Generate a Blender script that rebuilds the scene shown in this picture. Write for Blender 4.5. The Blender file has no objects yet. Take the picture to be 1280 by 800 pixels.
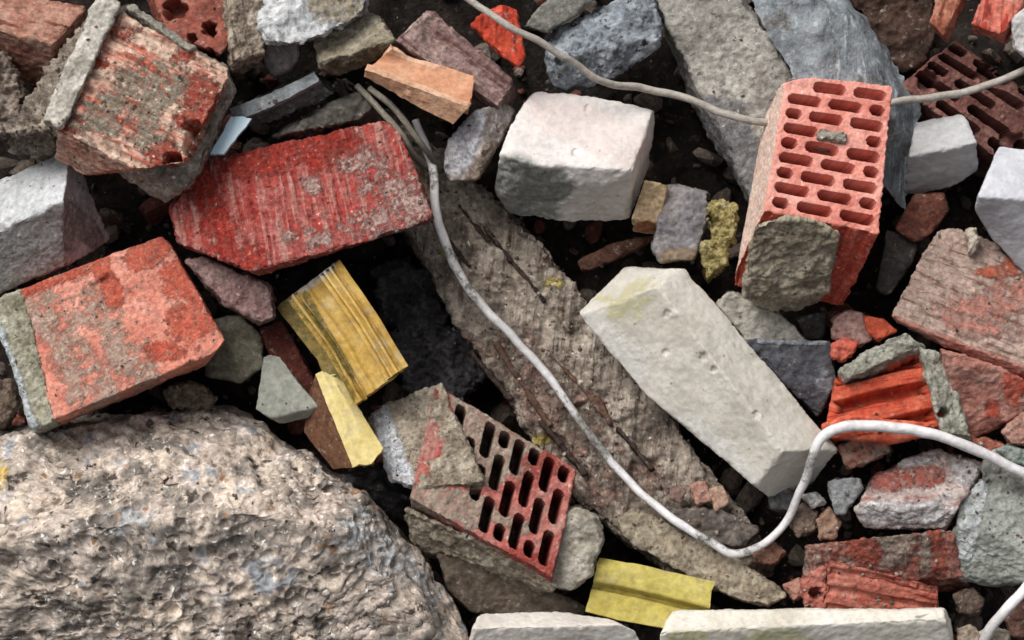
import bpy, math, random
import numpy as np

# ------------------------------------------------------------------ frame
PX = 0.00075                 # metres per photo pixel on the slope of the heap
D = 2267.0                   # camera distance from the slope, in those pixels
PITCH = math.radians(50)
OR = np.array([0.0, 0.0, 1.2])
U = np.array([1.0, 0.0, 0.0])
V = np.array([0.0, math.sin(PITCH), math.cos(PITCH)])
W = np.array([0.0, -math.cos(PITCH), math.sin(PITCH)])
FR = np.stack([U, V, W])
CAM = OR + W * D * PX


def P(pts):
    """(px, py, height above the slope) -> metres"""
    a = np.asarray(pts, float).reshape(-1, 3)
    k = (D - a[:, 2]) / D
    q = np.stack([(a[:, 0] - 640) * k, (400 - a[:, 1]) * k, a[:, 2]], 1)
    return OR + PX * (q @ FR)


def unP(x):
    q = ((x - OR) @ FR.T) / PX
    k = (D - q[:, 2]) / D
    return np.stack([640 + q[:, 0] / k, 400 - q[:, 1] / k, q[:, 2]], 1)


# ------------------------------------------------------------------ noise
_rs = np.random.RandomState(7)
_perm = _rs.permutation(4096)
_grad = _rs.normal(size=(4096, 3))
_grad /= np.linalg.norm(_grad, axis=1)[:, None]


def perlin(p):
    i = np.floor(p).astype(np.int64)
    f = p - i
    u = f * f * f * (f * (f * 6 - 15) + 10)
    r = 0
    for dx in (0, 1):
        for dy in (0, 1):
            for dz in (0, 1):
                h = _perm[(_perm[(_perm[(i[:, 0] + dx) & 4095] + i[:, 1] + dy) & 4095] + i[:, 2] + dz) & 4095]
                g = _grad[h]
                d = g[:, 0] * (f[:, 0] - dx) + g[:, 1] * (f[:, 1] - dy) + g[:, 2] * (f[:, 2] - dz)
                w = (u[:, 0] if dx else 1 - u[:, 0]) * (u[:, 1] if dy else 1 - u[:, 1]) * (u[:, 2] if dz else 1 - u[:, 2])
                r = r + d * w
    return r * 1.6


def fbm(p, octv=4, gain=0.55):
    r, a, s = 0, 1.0, 1.0
    for o in range(octv):
        r = r + a * perlin(p * s + 17.3 * o)
        a *= gain
        s *= 2.03
    return r


def ss(a, b, x):
    t = np.clip((x - a) / (b - a), 0, 1)
    return t * t * (3 - 2 * t)


# ------------------------------------------------------------------ materials
def lin(c):
    return tuple(((v / 255) / 12.92 if v / 255 <= 0.04045 else ((v / 255 + 0.055) / 1.055) ** 2.4) for v in c) + (1.0,)


_seed = [0]


def M(name, c, f=45, mott=0.5, fs=7, speck=(), stripe=None, l1=None, l2=None, bump=0.5, rough=0.88,
      wear=None, dust=None, jit=0.55, spec=0.25, sb=0.6, jf=16, grime=0.42):
    """rubble material on the point attributes loc (pixels along the thing's own axes), m1 and m2 (where a second
    and third colour go)"""
    _seed[0] += 1
    m = bpy.data.materials.new(name)
    m.use_nodes = True
    nt = m.node_tree
    N, L = nt.nodes, nt.links
    N.clear()
    out = N.new('ShaderNodeOutputMaterial')
    bs = N.new('ShaderNodeBsdfPrincipled')
    L.new(bs.outputs[0], out.inputs[0])
    bs.inputs['Roughness'].default_value = rough
    bs.inputs['Specular IOR Level'].default_value = spec
    at = N.new('ShaderNodeAttribute')
    at.attribute_name = 'loc'
    mp = N.new('ShaderNodeMapping')
    L.new(at.outputs['Vector'], mp.inputs['Vector'])
    mp.inputs['Location'].default_value = (_seed[0] * 371.7, _seed[0] * 91.3, _seed[0] * 203.9)
    co = mp.outputs[0]

    def noise(px, det=5, rg=0.6, vec=co, dist=0.0):
        n = N.new('ShaderNodeTexNoise')
        n.inputs['Scale'].default_value = 1.0 / px
        n.inputs['Detail'].default_value = det
        n.inputs['Roughness'].default_value = rg
        n.inputs['Distortion'].default_value = dist
        L.new(vec, n.inputs['Vector'])
        return n.outputs[0]

    def rng(x, a, b, lo=0.0, hi=1.0):
        r = N.new('ShaderNodeMapRange')
        r.inputs[1].default_value, r.inputs[2].default_value = a, b
        r.inputs[3].default_value, r.inputs[4].default_value = lo, hi
        L.new(x, r.inputs[0])
        return r.outputs[0]

    def math_(op, a, b):
        n = N.new('ShaderNodeMath')
        n.operation = op
        for i, v in enumerate((a, b)):
            if isinstance(v, (int, float)):
                n.inputs[i].default_value = v
            else:
                L.new(v, n.inputs[i])
        return n.outputs[0]

    def mix(fac, a, b, mode='MIX'):
        n = N.new('ShaderNodeMix')
        n.data_type = 'RGBA'
        n.blend_type = mode
        n.clamp_factor = True
        for s, v in ((n.inputs[0], fac), (n.inputs[6], a), (n.inputs[7], b)):
            if isinstance(v, tuple):
                s.default_value = v
            elif isinstance(v, (int, float)):
                s.default_value = v
            else:
                L.new(v, s)
        return n.outputs[2]

    def ramp(x, cols):
        cols = [tuple(0.88 * v + 0.12 * (0.3 * k[0] + 0.59 * k[1] + 0.11 * k[2]) for v in k) for k in cols]
        r = N.new('ShaderNodeValToRGB')
        e = r.color_ramp.elements
        pos = np.linspace(0.34, 0.66, len(cols))
        e[0].position, e[0].color = pos[0], lin(cols[0])
        e[1].position, e[1].color = pos[-1], lin(cols[-1])
        for k in range(1, len(cols) - 1):
            q = e.new(pos[k])
            q.color = lin(cols[k])
        L.new(x, r.inputs[0])
        return r.outputs[0]

    big = noise(f, 6, 0.62, dist=0.4)
    fine = noise(fs, 5, 0.65)
    col = ramp(big, c)
    heights = [(fine, 1.0)]
    if stripe:
        ax, per, st, rgb, lo, hi = stripe      # stripes run along axis ax
        sc = [1 / per] * 3
        sc[ax] = 1 / (per * st)
        m2 = N.new('ShaderNodeMapping')
        m2.inputs['Scale'].default_value = sc
        L.new(co, m2.inputs['Vector'])
        n = N.new('ShaderNodeTexNoise')
        n.inputs['Scale'].default_value = 1.0
        n.inputs['Detail'].default_value = 4
        n.inputs['Roughness'].default_value = 0.65
        L.new(m2.outputs[0], n.inputs['Vector'])
        col = mix(rng(n.outputs[0], lo, hi), col, lin(rgb))
        heights.append((n.outputs[0], sb * 2.5))
    if dust:
        rgb, px, lo, hi = dust
        col = mix(rng(noise(px, 7, 0.68), lo, hi), col, lin(rgb))
    for key, lay in (('m1', l1), ('m2', l2)):
        if not lay:
            continue
        a = N.new('ShaderNodeAttribute')
        a.attribute_name = key
        v = math_('ADD', a.outputs['Fac'], math_('MULTIPLY', math_('SUBTRACT', noise(jf, 7, 0.75), 0.5), jit * 2.6))
        v = math_('ADD', v, math_('MULTIPLY', math_('SUBTRACT', noise(jf * 2.6, 3, 0.5), 0.5), jit * 1.6))
        v = math_('MULTIPLY', v, rng(a.outputs['Fac'], 0.02, 0.2))
        fac = math_('MULTIPLY', rng(v, 0.38, 0.68), rng(noise(jf * 0.5, 5, 0.7), 0.36, 0.56, 0.45, 1.0))
        col = mix(fac, col, ramp(noise(22, 6, 0.65), lay))
        heights.append((fac, 0.7))
    if wear:
        g = N.new('ShaderNodeNewGeometry')
        w = math_('MULTIPLY', rng(g.outputs['Pointiness'], 0.51, 0.58), rng(noise(14), 0.4, 0.6))
        col = mix(math_('MULTIPLY', w, wear[1]), col, lin(wear[0]))
    for rgb, px, thr in speck:
        n = noise(px, 3, 0.6)
        col = mix(rng(n, thr, thr + 0.05), col, lin(rgb))
    if grime:
        g1 = math_('MULTIPLY', rng(noise(13, 8, 0.74), 0.53, 0.66), grime)
        col = mix(g1, col, lin((84, 75, 67)))
        g2 = math_('MULTIPLY', rng(noise(10.5, 7, 0.74), 0.57, 0.68), grime * 0.8)
        col = mix(g2, col, lin((206, 196, 184)))
    if mott:
        lo = 1 - mott
        g = N.new('ShaderNodeCombineColor')
        v = rng(fine, 0.3, 0.7, lo, 1.0 + mott * 0.75)
        for k in range(3):
            L.new(v, g.inputs[k])
        col = mix(1.0, col, g.outputs[0], 'MULTIPLY')
    L.new(col, bs.inputs['Base Color'])
    h = None
    for v, k in heights:
        t = math_('MULTIPLY', v, k)
        h = t if h is None else math_('ADD', h, t)
    b = N.new('ShaderNodeBump')
    b.inputs['Strength'].default_value = bump
    b.inputs['Distance'].default_value = 0.004
    L.new(h, b.inputs['Height'])
    L.new(b.outputs[0], bs.inputs['Normal'])
    return m


# ------------------------------------------------------------------ meshes
COL = None


def link(name, verts, quads, mat, parent=None, attrs=None, smooth=True, tris=None):
    """verts in world metres; the object's origin goes to the middle of its underside"""
    o_ = verts.mean(0).copy()
    o_[2] = verts[:, 2].min()
    me = bpy.data.meshes.new(name)
    v = verts - o_
    me.vertices.add(len(v))
    me.vertices.foreach_set('co', v.astype(np.float32).ravel())
    faces = [quads] if quads is not None and len(quads) else []
    if tris is not None and len(tris):
        faces.append(tris)
    nl = sum(f.size for f in faces)
    npoly = sum(len(f) for f in faces)
    me.loops.add(nl)
    me.polygons.add(npoly)
    me.loops.foreach_set('vertex_index', np.concatenate([f.ravel() for f in faces]).astype(np.int32))
    tot = np.concatenate([np.full(len(f), f.shape[1]) for f in faces])
    st = np.concatenate([[0], np.cumsum(tot)[:-1]])
    me.polygons.foreach_set('loop_start', st.astype(np.int32))
    me.polygons.foreach_set('loop_total', tot.astype(np.int32))
    me.polygons.foreach_set('use_smooth', np.full(npoly, smooth))
    me.update(calc_edges=True)
    me.validate()
    for k, a in (attrs or {}).items():
        at = me.attributes.new(k, 'FLOAT_VECTOR' if a.ndim == 2 else 'FLOAT', 'POINT')
        at.data.foreach_set('vector' if a.ndim == 2 else 'value', a.astype(np.float32).ravel())
    me.materials.append(mat)
    o = bpy.data.objects.new(name, me)
    bpy.context.scene.collection.objects.link(o)
    o['_o'] = [float(t) for t in o_]
    if parent is not None:
        o.parent = parent
        o.location = o_ - np.array(parent['_o'])
    else:
        o.location = o_
    return o


def tag(o, label, cat=None, group=None):
    if label:
        o['label'] = label
    if cat:
        o['category'] = cat
        o['kind'] = 'stuff' if cat == 'gravel' else 'thing'
    if group:
        o['group'] = group
    return o


def vnormals(x, q):
    n = np.cross(x[q[:, 2]] - x[q[:, 0]], x[q[:, 3]] - x[q[:, 1]])
    r = np.zeros_like(x)
    for k in range(4):
        for j in range(3):
            r[:, j] += np.bincount(q[:, k], n[:, j], len(x))
    return r / (np.linalg.norm(r, axis=1)[:, None] + 1e-20)


def lap(x, q, it, keep=None):
    e = np.concatenate([q[:, [0, 1]], q[:, [1, 2]], q[:, [2, 3]], q[:, [3, 0]]])
    deg = np.bincount(e.ravel(), minlength=len(x))[:, None]
    for _ in range(it):
        s = np.zeros_like(x)
        for j in range(3):
            s[:, j] = np.bincount(e[:, 0], x[e[:, 1], j], len(x)) + np.bincount(e[:, 1], x[e[:, 0], j], len(x))
        x = 0.4 * x + 0.6 * s / deg
    return x


def cube_grid(n):
    n = np.array(n)
    pts, quads = [], []
    off = 0
    for ax in range(3):
        a, b = [(1, 2), (2, 0), (0, 1)][ax]
        for side in (0, 1):
            i, j = np.meshgrid(np.arange(n[a] + 1), np.arange(n[b] + 1), indexing='ij')
            p = np.zeros(i.shape + (3,), int)
            p[..., a], p[..., b], p[..., ax] = i, j, side * n[ax]
            idx = np.arange(i.size).reshape(i.shape) + off
            q = np.stack([idx[:-1, :-1], idx[1:, :-1], idx[1:, 1:], idx[:-1, 1:]], -1).reshape(-1, 4)
            quads.append(q if side else q[:, ::-1])
            pts.append(p.reshape(-1, 3))
            off += i.size
    pts = np.concatenate(pts)
    quads = np.concatenate(quads)
    key = (pts[:, 0] * (n[1] + 1) + pts[:, 1]) * (n[2] + 1) + pts[:, 2]
    _, first, inv = np.unique(key, return_index=True, return_inverse=True)
    return pts[first] / n, inv.ravel()[quads]


class X_:  # what a mask function sees
    pass


def blobs(lst):
    def f(X):
        m = np.zeros(len(X.px))
        for b in lst:
            if isinstance(b[0], tuple):
                (x1, y1), (x2, y2), r = b
                dx, dy = x2 - x1, y2 - y1
                t = np.clip(((X.px - x1) * dx + (X.py - y1) * dy) / (dx * dx + dy * dy), 0, 1)
                d = np.hypot(X.px - x1 - t * dx, X.py - y1 - t * dy) / r
            elif len(b) == 3:
                d = np.hypot(X.px - b[0], X.py - b[1]) / b[2]
            else:
                d = np.hypot((X.px - b[0]) / b[2], (X.py - b[1]) / b[3])
            m = np.maximum(m, np.clip(1.5 - d, 0, 1))
        return m
    return f


_sd = [0]


def solid(name, mat, face, ext=None, back=None, cuts=(), rand=0, rd=(0.72, 0.95), cell=2.0, sm=3, rough=((30, 2.0), (8, 0.8)),
          chip=(6, 12), cutn=1.5, groove=None, holes=None, dents=(), m1=None, m2=None, parent=None, label=None, cat=None,
          group=None, seed=None):
    """A worn block. face: four corners TL, TR, BR, BL of the side turned to the viewer as (px, py, height);
    ext: shift to the far side, or back: its four corners. cuts: broken faces, each a plane by two pixels of the
    outline or three points; rand: extra random breaks; rough: (feature, amplitude) pairs in px."""
    _sd[0] += 1
    rs = np.random.RandomState(seed if seed is not None else _sd[0])
    F = np.array(face, float)
    B = F + np.array(ext, float) if back is None else np.array(back, float)
    c8 = np.concatenate([P(F), P(B)])
    fs, ft = c8[1] - c8[0] + c8[2] - c8[3], c8[3] - c8[0] + c8[2] - c8[1]
    fr = c8[4:].mean(0) - c8[:4].mean(0)
    ls, lt, lr = (np.linalg.norm(v) / PX for v in (fs / 2, ft / 2, fr))
    n = [max(4, int(math.ceil(l / cell))) for l in (ls, lt, lr)]
    p, q = cube_grid(n)
    s, t, r = p[:, 0], p[:, 1], p[:, 2]
    if holes is not None:
        dep = holes(s, t, ls, lt, cell) * (r < 1e-6)
        hol = dep
    w = [(1 - s) * (1 - t), s * (1 - t), s * t, (1 - s) * t]
    x = sum(w[k][:, None] * ((1 - r)[:, None] * c8[k] + r[:, None] * c8[4 + k]) for k in range(4))
    ctr = c8.mean(0)
    off = rs.uniform(-50, 50, 3)

    es = fs / np.linalg.norm(fs)
    er = np.cross(fs, ft)
    er /= np.linalg.norm(er)
    et = np.cross(er, es)
    A = np.stack([es, et, er])

    planes = []
    for cu in cuts:
        if len(cu) == 2:
            a, b = P([cu[0] + (0,), cu[1] + (0,)])
            nn = np.cross(a - CAM, b - CAM)
            pt = a
        else:
            a, b, c = P(cu)
            nn = np.cross(b - a, c - a)
            pt = a
        nn = nn / np.linalg.norm(nn)
        if nn @ (ctr - pt) > 0:
            nn = -nn
        planes.append((nn, nn @ (pt - ctr)))
    half = np.array([ls, lt, lr]) * PX / 2
    for _ in range(rand):
        d = rs.normal(size=3)
        d /= np.linalg.norm(d)
        sup = (np.abs(d) * half).sum()
        planes.append((d @ A, sup * rs.uniform(*rd)))
    y = x - ctr
    for nn, h in planes:
        hh = h - np.abs(fbm(y / PX / 22 + off + nn * 5, 3)) * cutn * PX
        dt = y @ nn
        k = np.where(dt > hh, hh / np.maximum(dt, 1e-9), 1.0)
        k = np.clip(k, 0.05, 1)
        y = y * k[:, None]
    x = y + ctr
    loc = (y @ A.T) / PX
    x0 = x
    x = lap(x, q, sm)
    if chip:
        xs = lap(x, q, 10)
        e = np.linalg.norm(xs - x, axis=1) / PX
        e = np.clip(e / 3.0, 0, 1)
        if holes is not None:
            ed = np.minimum(np.minimum(s, 1 - s) * ls, np.minimum(t, 1 - t) * lt)
            e = e * (1 - ss(3, 7, ed))
        nr = vnormals(xs, q)
        nz = fbm(loc / chip[1] + off + 9, 3)
        x = x - nr * (e * np.clip(nz + 0.12, 0, 1) * chip[0] * PX)[:, None]
    nr = vnormals(lap(x, q, 2), q)
    d = 0
    for ft_, am in rough:
        d = d + fbm(loc / ft_ + off + ft_, 4) * am
    if groove:
        for ax, per, dp, fax, *one in groove:
            ph = loc[:, ax] / per + 0.15 * perlin(loc / 60 + off)
            tri = np.abs((ph % 1.0) - 0.5) * 2
            fac = (nr @ A[fax] > 0.6) if one else np.abs(nr @ A[fax]) > 0.6
            d = d - fac * dp * ss(0.45, 0.8, tri)
    if holes is not None:
        d = d * (1 - np.clip(hol * 4, 0, 1))
    x = x + nr * (d * PX)[:, None]
    im = unP(x)
    for de in dents:
        px_, py_, rx, dp = de[:4]
        dd = np.hypot(im[:, 0] - px_, im[:, 1] - py_) / rx
        dd = dd + 0.35 * perlin(loc / (rx * 0.6) + off)
        k = (1 - ss(0.55, 1.0, dd)) * (nr @ W > 0.1)
        x = x - W * (k * dp * PX)[:, None]
    flat = None
    if holes is not None:
        x = x + A[2] * (hol * lr * PX)[:, None]
        flat = np.ptp(hol[q], axis=1) > 0.05
    X = X_()
    X.px, X.py, X.w = im.T
    X.s, X.t, X.r, X.n = p[:, 0], p[:, 1], p[:, 2], nr
    at = {'loc': loc}
    at['m1'] = m1(X) if m1 else np.zeros(len(x))
    at['m2'] = m2(X) if m2 else np.zeros(len(x))
    vol = np.einsum('ij,ij->i', x[q[:, 0]] - ctr, np.cross(x[q[:, 1]] - ctr, x[q[:, 2]] - ctr)).sum()
    if vol < 0:
        q = q[:, ::-1]
    o = link(name, x, q, mat, parent, at, True if flat is None else ~flat)
    return tag(o, label, cat, group)


def rock(name, mat, outline, w0, thick, tilt=(0, 0), planes=(), pad=6, **kw):
    """a broken lump whose outline is a convex ring of pixels; tilt = slope of its near side (dw per px right, per px down)"""
    o = np.array(outline, float)
    a, b = o.min(0) - pad, o.max(0) + pad
    c = o.mean(0)

    def w(x, y):
        return w0 + tilt[0] * (x - c[0]) + tilt[1] * (y - c[1])
    face = [(x, y, w(x, y)) for x, y in ((a[0], a[1]), (b[0], a[1]), (b[0], b[1]), (a[0], b[1]))]
    cu = [(tuple(outline[k]), tuple(outline[(k + 1) % len(outline)])) for k in range(len(outline))]
    return solid(name, mat, face, ext=(0, 0, -thick), cuts=cu + list(planes), **kw)


def sheet(name, mat, grid, thick, sub=14, wob=((25, 1.0),), jag=(3, 9), parent=None, label=None, cat=None, group=None, m1=None, m2=None,
          smooth=True, catmull=False, crease=None):
    """a thin plate or folded strip through a grid (rows x columns) of (px, py, height); real thickness in px"""
    _sd[0] += 1
    rs = np.random.RandomState(_sd[0])
    off = rs.uniform(-50, 50, 3)
    G = np.array(grid, float)
    for ax in (0, 1):
        n = G.shape[ax]
        k = np.linspace(0, n - 1, (n - 1) * sub + 1)
        i = np.minimum(k.astype(int), n - 2)
        f = k - i
        G0 = np.moveaxis(G, ax, 0)
        f = f[:, None, None]
        if catmull and n > 2:
            g = lambda j: G0[np.clip(j, 0, n - 1)]
            p0, p1, p2, p3 = g(i - 1), g(i), g(i + 1), g(i + 2)
            R = 0.5 * (2 * p1 + (p2 - p0) * f + (2 * p0 - 5 * p1 + 4 * p2 - p3) * f ** 2 + (3 * p1 - p0 - 3 * p2 + p3) * f ** 3)
        else:
            R = G0[i] * (1 - f) + G0[i + 1] * f
        G = np.moveaxis(R, 0, ax)
    a, b = G.shape[:2]
    g = G.reshape(-1, 3)
    # ragged border
    I, J = np.meshgrid(np.arange(a), np.arange(b), indexing='ij')
    rim = np.minimum(np.minimum(I, a - 1 - I) / a, np.minimum(J, b - 1 - J) / b).ravel()
    c = g.mean(0)
    kk = fbm(g / jag[1] + off, 3)[:, None] * jag[0] * np.exp(-rim * 14)[:, None]
    dirv = g - c
    dirv[:, 2] = 0
    dirv /= np.linalg.norm(dirv, axis=1)[:, None] + 1e-9
    g = g + dirv * kk
    x = P(g)
    idx = np.arange(a * b).reshape(a, b)
    q = np.stack([idx[:-1, :-1], idx[:-1, 1:], idx[1:, 1:], idx[1:, :-1]], -1).reshape(-1, 4)
    nr = vnormals(x, q)
    if (nr @ W).mean() < 0:
        q = q[:, ::-1]
        nr = -nr
    loc = ((x - x.mean(0)) @ FR.T) / PX
    d = sum(fbm(loc / ft_ + off, 4) * am for ft_, am in wob) if wob else 0
    if crease:
        for ft_, am in crease:
            d = d + am * (1 - np.minimum(np.abs(perlin(loc * np.array([1, .45, 1]) / ft_ + off + fbm(loc / 70 + off, 2)[:, None] * .5)) * 3, 1))
    x = x + nr * (np.asarray(d) * PX)[:, None] if wob else x
    lo = x - nr * thick * PX
    N_ = len(x)
    bd = np.concatenate([idx[0, :], idx[1:, -1], idx[-1, -2::-1], idx[-2:0:-1, 0]])
    bn = np.roll(bd, -1)
    side = np.stack([bd, bn, bn + N_, bd + N_], 1)
    # orient the rim outward
    mid = x.mean(0)
    fn = np.cross(x[side[0, 1]] - x[side[0, 0]], lo[side[0, 0] % N_] - x[side[0, 0]])
    # three separate shells keep the rim crisp
    vs = np.concatenate([x, lo, x[bd], lo[bd]])
    nb = len(bd)
    k0 = np.arange(nb)
    k1 = (k0 + 1) % nb
    side = np.stack([2 * N_ + k0, 2 * N_ + k1, 2 * N_ + nb + k1, 2 * N_ + nb + k0], 1)
    if fn @ (x[bd[0]] - mid) < 0:
        side = side[:, ::-1]
    qs = np.concatenate([q, q[:, ::-1] + N_, side])
    im = unP(vs)
    X = X_()
    X.px, X.py, X.w = im.T
    L2 = ((vs - mid) @ FR.T) / PX
    at = {'loc': L2, 'm1': m1(X) if m1 else np.zeros(len(vs)), 'm2': m2(X) if m2 else np.zeros(len(vs))}
    o = link(name, vs, qs, mat, parent, at, smooth)
    return tag(o, label, cat, group)


def tube(name, mat, pts, rad, step=5, wob=1.0, parent=None, label=None, cat=None, group=None, m1=None):
    p = np.array(pts, float)
    R = np.full(len(p), float(rad)) if np.isscalar(rad) else np.array(rad, float)
    out, rr = [], []
    for i in range(len(p) - 1):
        g = lambda j: p[min(max(j, 0), len(p) - 1)]
        n = max(2, int(np.hypot(*(p[i + 1] - p[i])[:2]) / step))
        for k in range(n):
            f = k / n
            p0, p1, p2, p3 = g(i - 1), g(i), g(i + 1), g(i + 2)
            out.append(0.5 * (2 * p1 + (p2 - p0) * f + (2 * p0 - 5 * p1 + 4 * p2 - p3) * f ** 2 + (3 * p1 - p0 - 3 * p2 + p3) * f ** 3))
            rr.append(R[i] * (1 - f) + R[i + 1] * f)
    out.append(p[-1])
    rr.append(R[-1])
    c = np.array(out)
    _sd[0] += 1
    c = c + np.stack([perlin(c / 37 + _sd[0]), perlin(c / 31 + 40 + _sd[0]), 0 * c[:, 0]], 1) * wob
    x = P(c)
    rr = np.array(rr) * PX * (1 + 0.08 * perlin(c / 20 + 5))
    tn = np.gradient(x, axis=0)
    tn /= np.linalg.norm(tn, axis=1)[:, None]
    a = np.cross(tn, W)
    a /= np.linalg.norm(a, axis=1)[:, None]
    b = np.cross(a, tn)
    K = 12
    th = np.arange(K) * 2 * math.pi / K
    ring = x[:, None] + rr[:, None, None] * (np.cos(th)[None, :, None] * a[:, None] + np.sin(th)[None, :, None] * b[:, None])
    n = len(x)
    ln = np.concatenate([[0], np.cumsum(np.linalg.norm(np.diff(x, axis=0), axis=1))]) / PX
    loc = np.stack([np.repeat(ln, K), np.tile(np.cos(th) * 6, n), np.tile(np.sin(th) * 6, n)], 1)
    v = ring.reshape(-1, 3)
    i = np.arange(n * K).reshape(n, K)
    q = np.stack([i[:-1], i[1:], np.roll(i, -1, 1)[1:], np.roll(i, -1, 1)[:-1]], -1).reshape(-1, 4)
    # caps
    v = np.concatenate([v, x[:1], x[-1:]])
    loc = np.concatenate([loc, [[ln[0], 0, 0]], [[ln[-1], 0, 0]]])
    k = np.arange(K)
    t1 = np.stack([np.full(K, n * K), k, (k + 1) % K], 1)
    t2 = np.stack([np.full(K, n * K + 1), (n - 1) * K + (k + 1) % K, (n - 1) * K + k], 1)
    im = unP(v)
    X = X_()
    X.px, X.py, X.w = im.T
    at = {'loc': loc, 'm1': m1(X) if m1 else np.zeros(len(v)), 'm2': np.zeros(len(v))}
    o = link(name, v, q, mat, parent, at, True, np.concatenate([t1, t2]))
    return tag(o, label, cat, group)


def slots(rows, depth, skip=(), mx=0.06, my=0.035, swap=False, hl=0.5):
    """slot pattern of a perforated brick: long slots in staggered rows with a short one at alternate ends"""
    def f(s, t, ls, lt, cell):
        a, b, la, lb = (t, s, lt, ls) if swap else (s, t, ls, lt)
        out = np.zeros(len(s))
        pitch = (1 - 2 * my) / rows
        aw = 1 - 2 * mx
        gap = 0.075
        short = (aw - 2 * gap) / 5.4
        long_ = (aw - 2 * gap - short) / 2
        for k in range(rows):
            cy = my + (k + 0.5) * pitch
            seq = [short, long_, long_] if k % 2 == 0 else [long_, long_, short]
            x0 = mx
            for j, wd in enumerate(seq):
                if (k, j) not in skip:
                    cx = x0 + wd / 2
                    hx, hy = wd * la / 2, pitch * lb * hl / 2
                    rad = min(hx, hy) * 0.9
                    dx = np.maximum(np.abs((a - cx) * la) - hx + rad, 0)
                    dy = np.maximum(np.abs((b - cy) * lb) - hy + rad, 0)
                    sd = np.hypot(dx, dy) - rad
                    out = np.maximum(out, 1.0 * (sd < 0))
                x0 += wd + gap
        return out * depth
    return f

# ------------------------------------------------------------------ scene, light, camera
sc = bpy.context.scene
sc.view_settings.view_transform = 'Standard'
sc.view_settings.look = 'None'
sc.view_settings.gamma = 1
sc.view_settings.exposure = 0.35
sc.cycles.filter_width = 1.6
sc.cycles.max_bounces = 5
wd = bpy.data.worlds.new("World")
sc.world = wd
wd.use_nodes = True
nt = wd.node_tree
nt.nodes.clear()
sd = -0.38 * U + 0.62 * V + 0.62 * W
sd /= np.linalg.norm(sd)
sky = nt.nodes.new('ShaderNodeTexSky')
sky.sky_type = 'NISHITA'
sky.sun_disc = False
sky.sun_elevation = math.asin(sd[2])
sky.sun_rotation = math.atan2(sd[0], sd[1])
sky.dust_density = 6
sky.ozone_density = 0.5
hs = nt.nodes.new('ShaderNodeHueSaturation')     # overcast: the blue of the sky is nearly gone
hs.inputs['Saturation'].default_value = 0.22
bg = nt.nodes.new('ShaderNodeBackground')
bg.inputs[1].default_value = 0.088
wo = nt.nodes.new('ShaderNodeOutputWorld')
nt.links.new(sky.outputs[0], hs.inputs['Color'])
nt.links.new(hs.outputs[0], bg.inputs[0])
nt.links.new(bg.outputs[0], wo.inputs[0])
ld = bpy.data.lights.new('sun', 'SUN')
ld.energy = 2.2
ld.angle = math.radians(36)
ld.color = (1.0, 0.97, 0.93)
lo = bpy.data.objects.new('sun', ld)
sc.collection.objects.link(lo)
import mathutils
lo.rotation_euler = mathutils.Vector(sd).to_track_quat('Z', 'Y').to_euler()
lo.location = (0, 0, 6)
cd = bpy.data.cameras.new('camera')
co = bpy.data.objects.new('camera', cd)
sc.collection.objects.link(co)
cd.sensor_width = 36
cd.lens = 36 * D / 1280
cd.clip_start = 0.05
cd.clip_end = 200
co.location = CAM
co.rotation_euler = (math.pi / 2 - PITCH, 0, 0)
sc.camera = co

# ------------------------------------------------------------------ the heap's ground
g1 = np.linspace(-1, 1, 260)
gx = np.sign(g1) * (0.62 * np.abs(g1) + 4.4 * np.abs(g1) ** 5)
gy = 0.0 + gx
I, J = np.meshgrid(gx, gy, indexing='ij')
PIT = P([(520, 420, -120)])[0]
def base_z(x, y):
    return 1.2 + math.tan(math.radians(40)) * y - 0.1 / math.cos(math.radians(40)) - 0.09 * np.exp(-(((x - PIT[0]) / .06) ** 2 + ((y - PIT[1]) / .07) ** 2))
z = base_z(I, J)
z = np.where(z < 0.15, 0.15 * np.exp(np.minimum((z - 0.15) / 0.3, 0)) - 0.05, z)
z = np.minimum(z, 2.6 + 0.1 * (z - 2.6))
pp = np.stack([I, J, z], -1).reshape(-1, 3)
pp[:, 2] += 0.035 * fbm(pp / 0.16, 5) + 0.012 * fbm(pp / 0.03 + 9, 3)
idx = np.arange(I.size).reshape(I.shape)
qd = np.stack([idx[:-1, :-1], idx[1:, :-1], idx[1:, 1:], idx[:-1, 1:]], -1).reshape(-1, 4)
soil = M('dark_soil', [(20, 16, 14), (36, 29, 25), (54, 44, 38)], f=60, fs=9, mott=0.6, bump=0.9, rough=0.95, grime=.12)
o = link('ground', pp, qd, soil, None, {'loc': pp / PX, 'm1': pp[:, 0] * 0, 'm2': pp[:, 0] * 0})
o['kind'] = 'structure'

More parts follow.
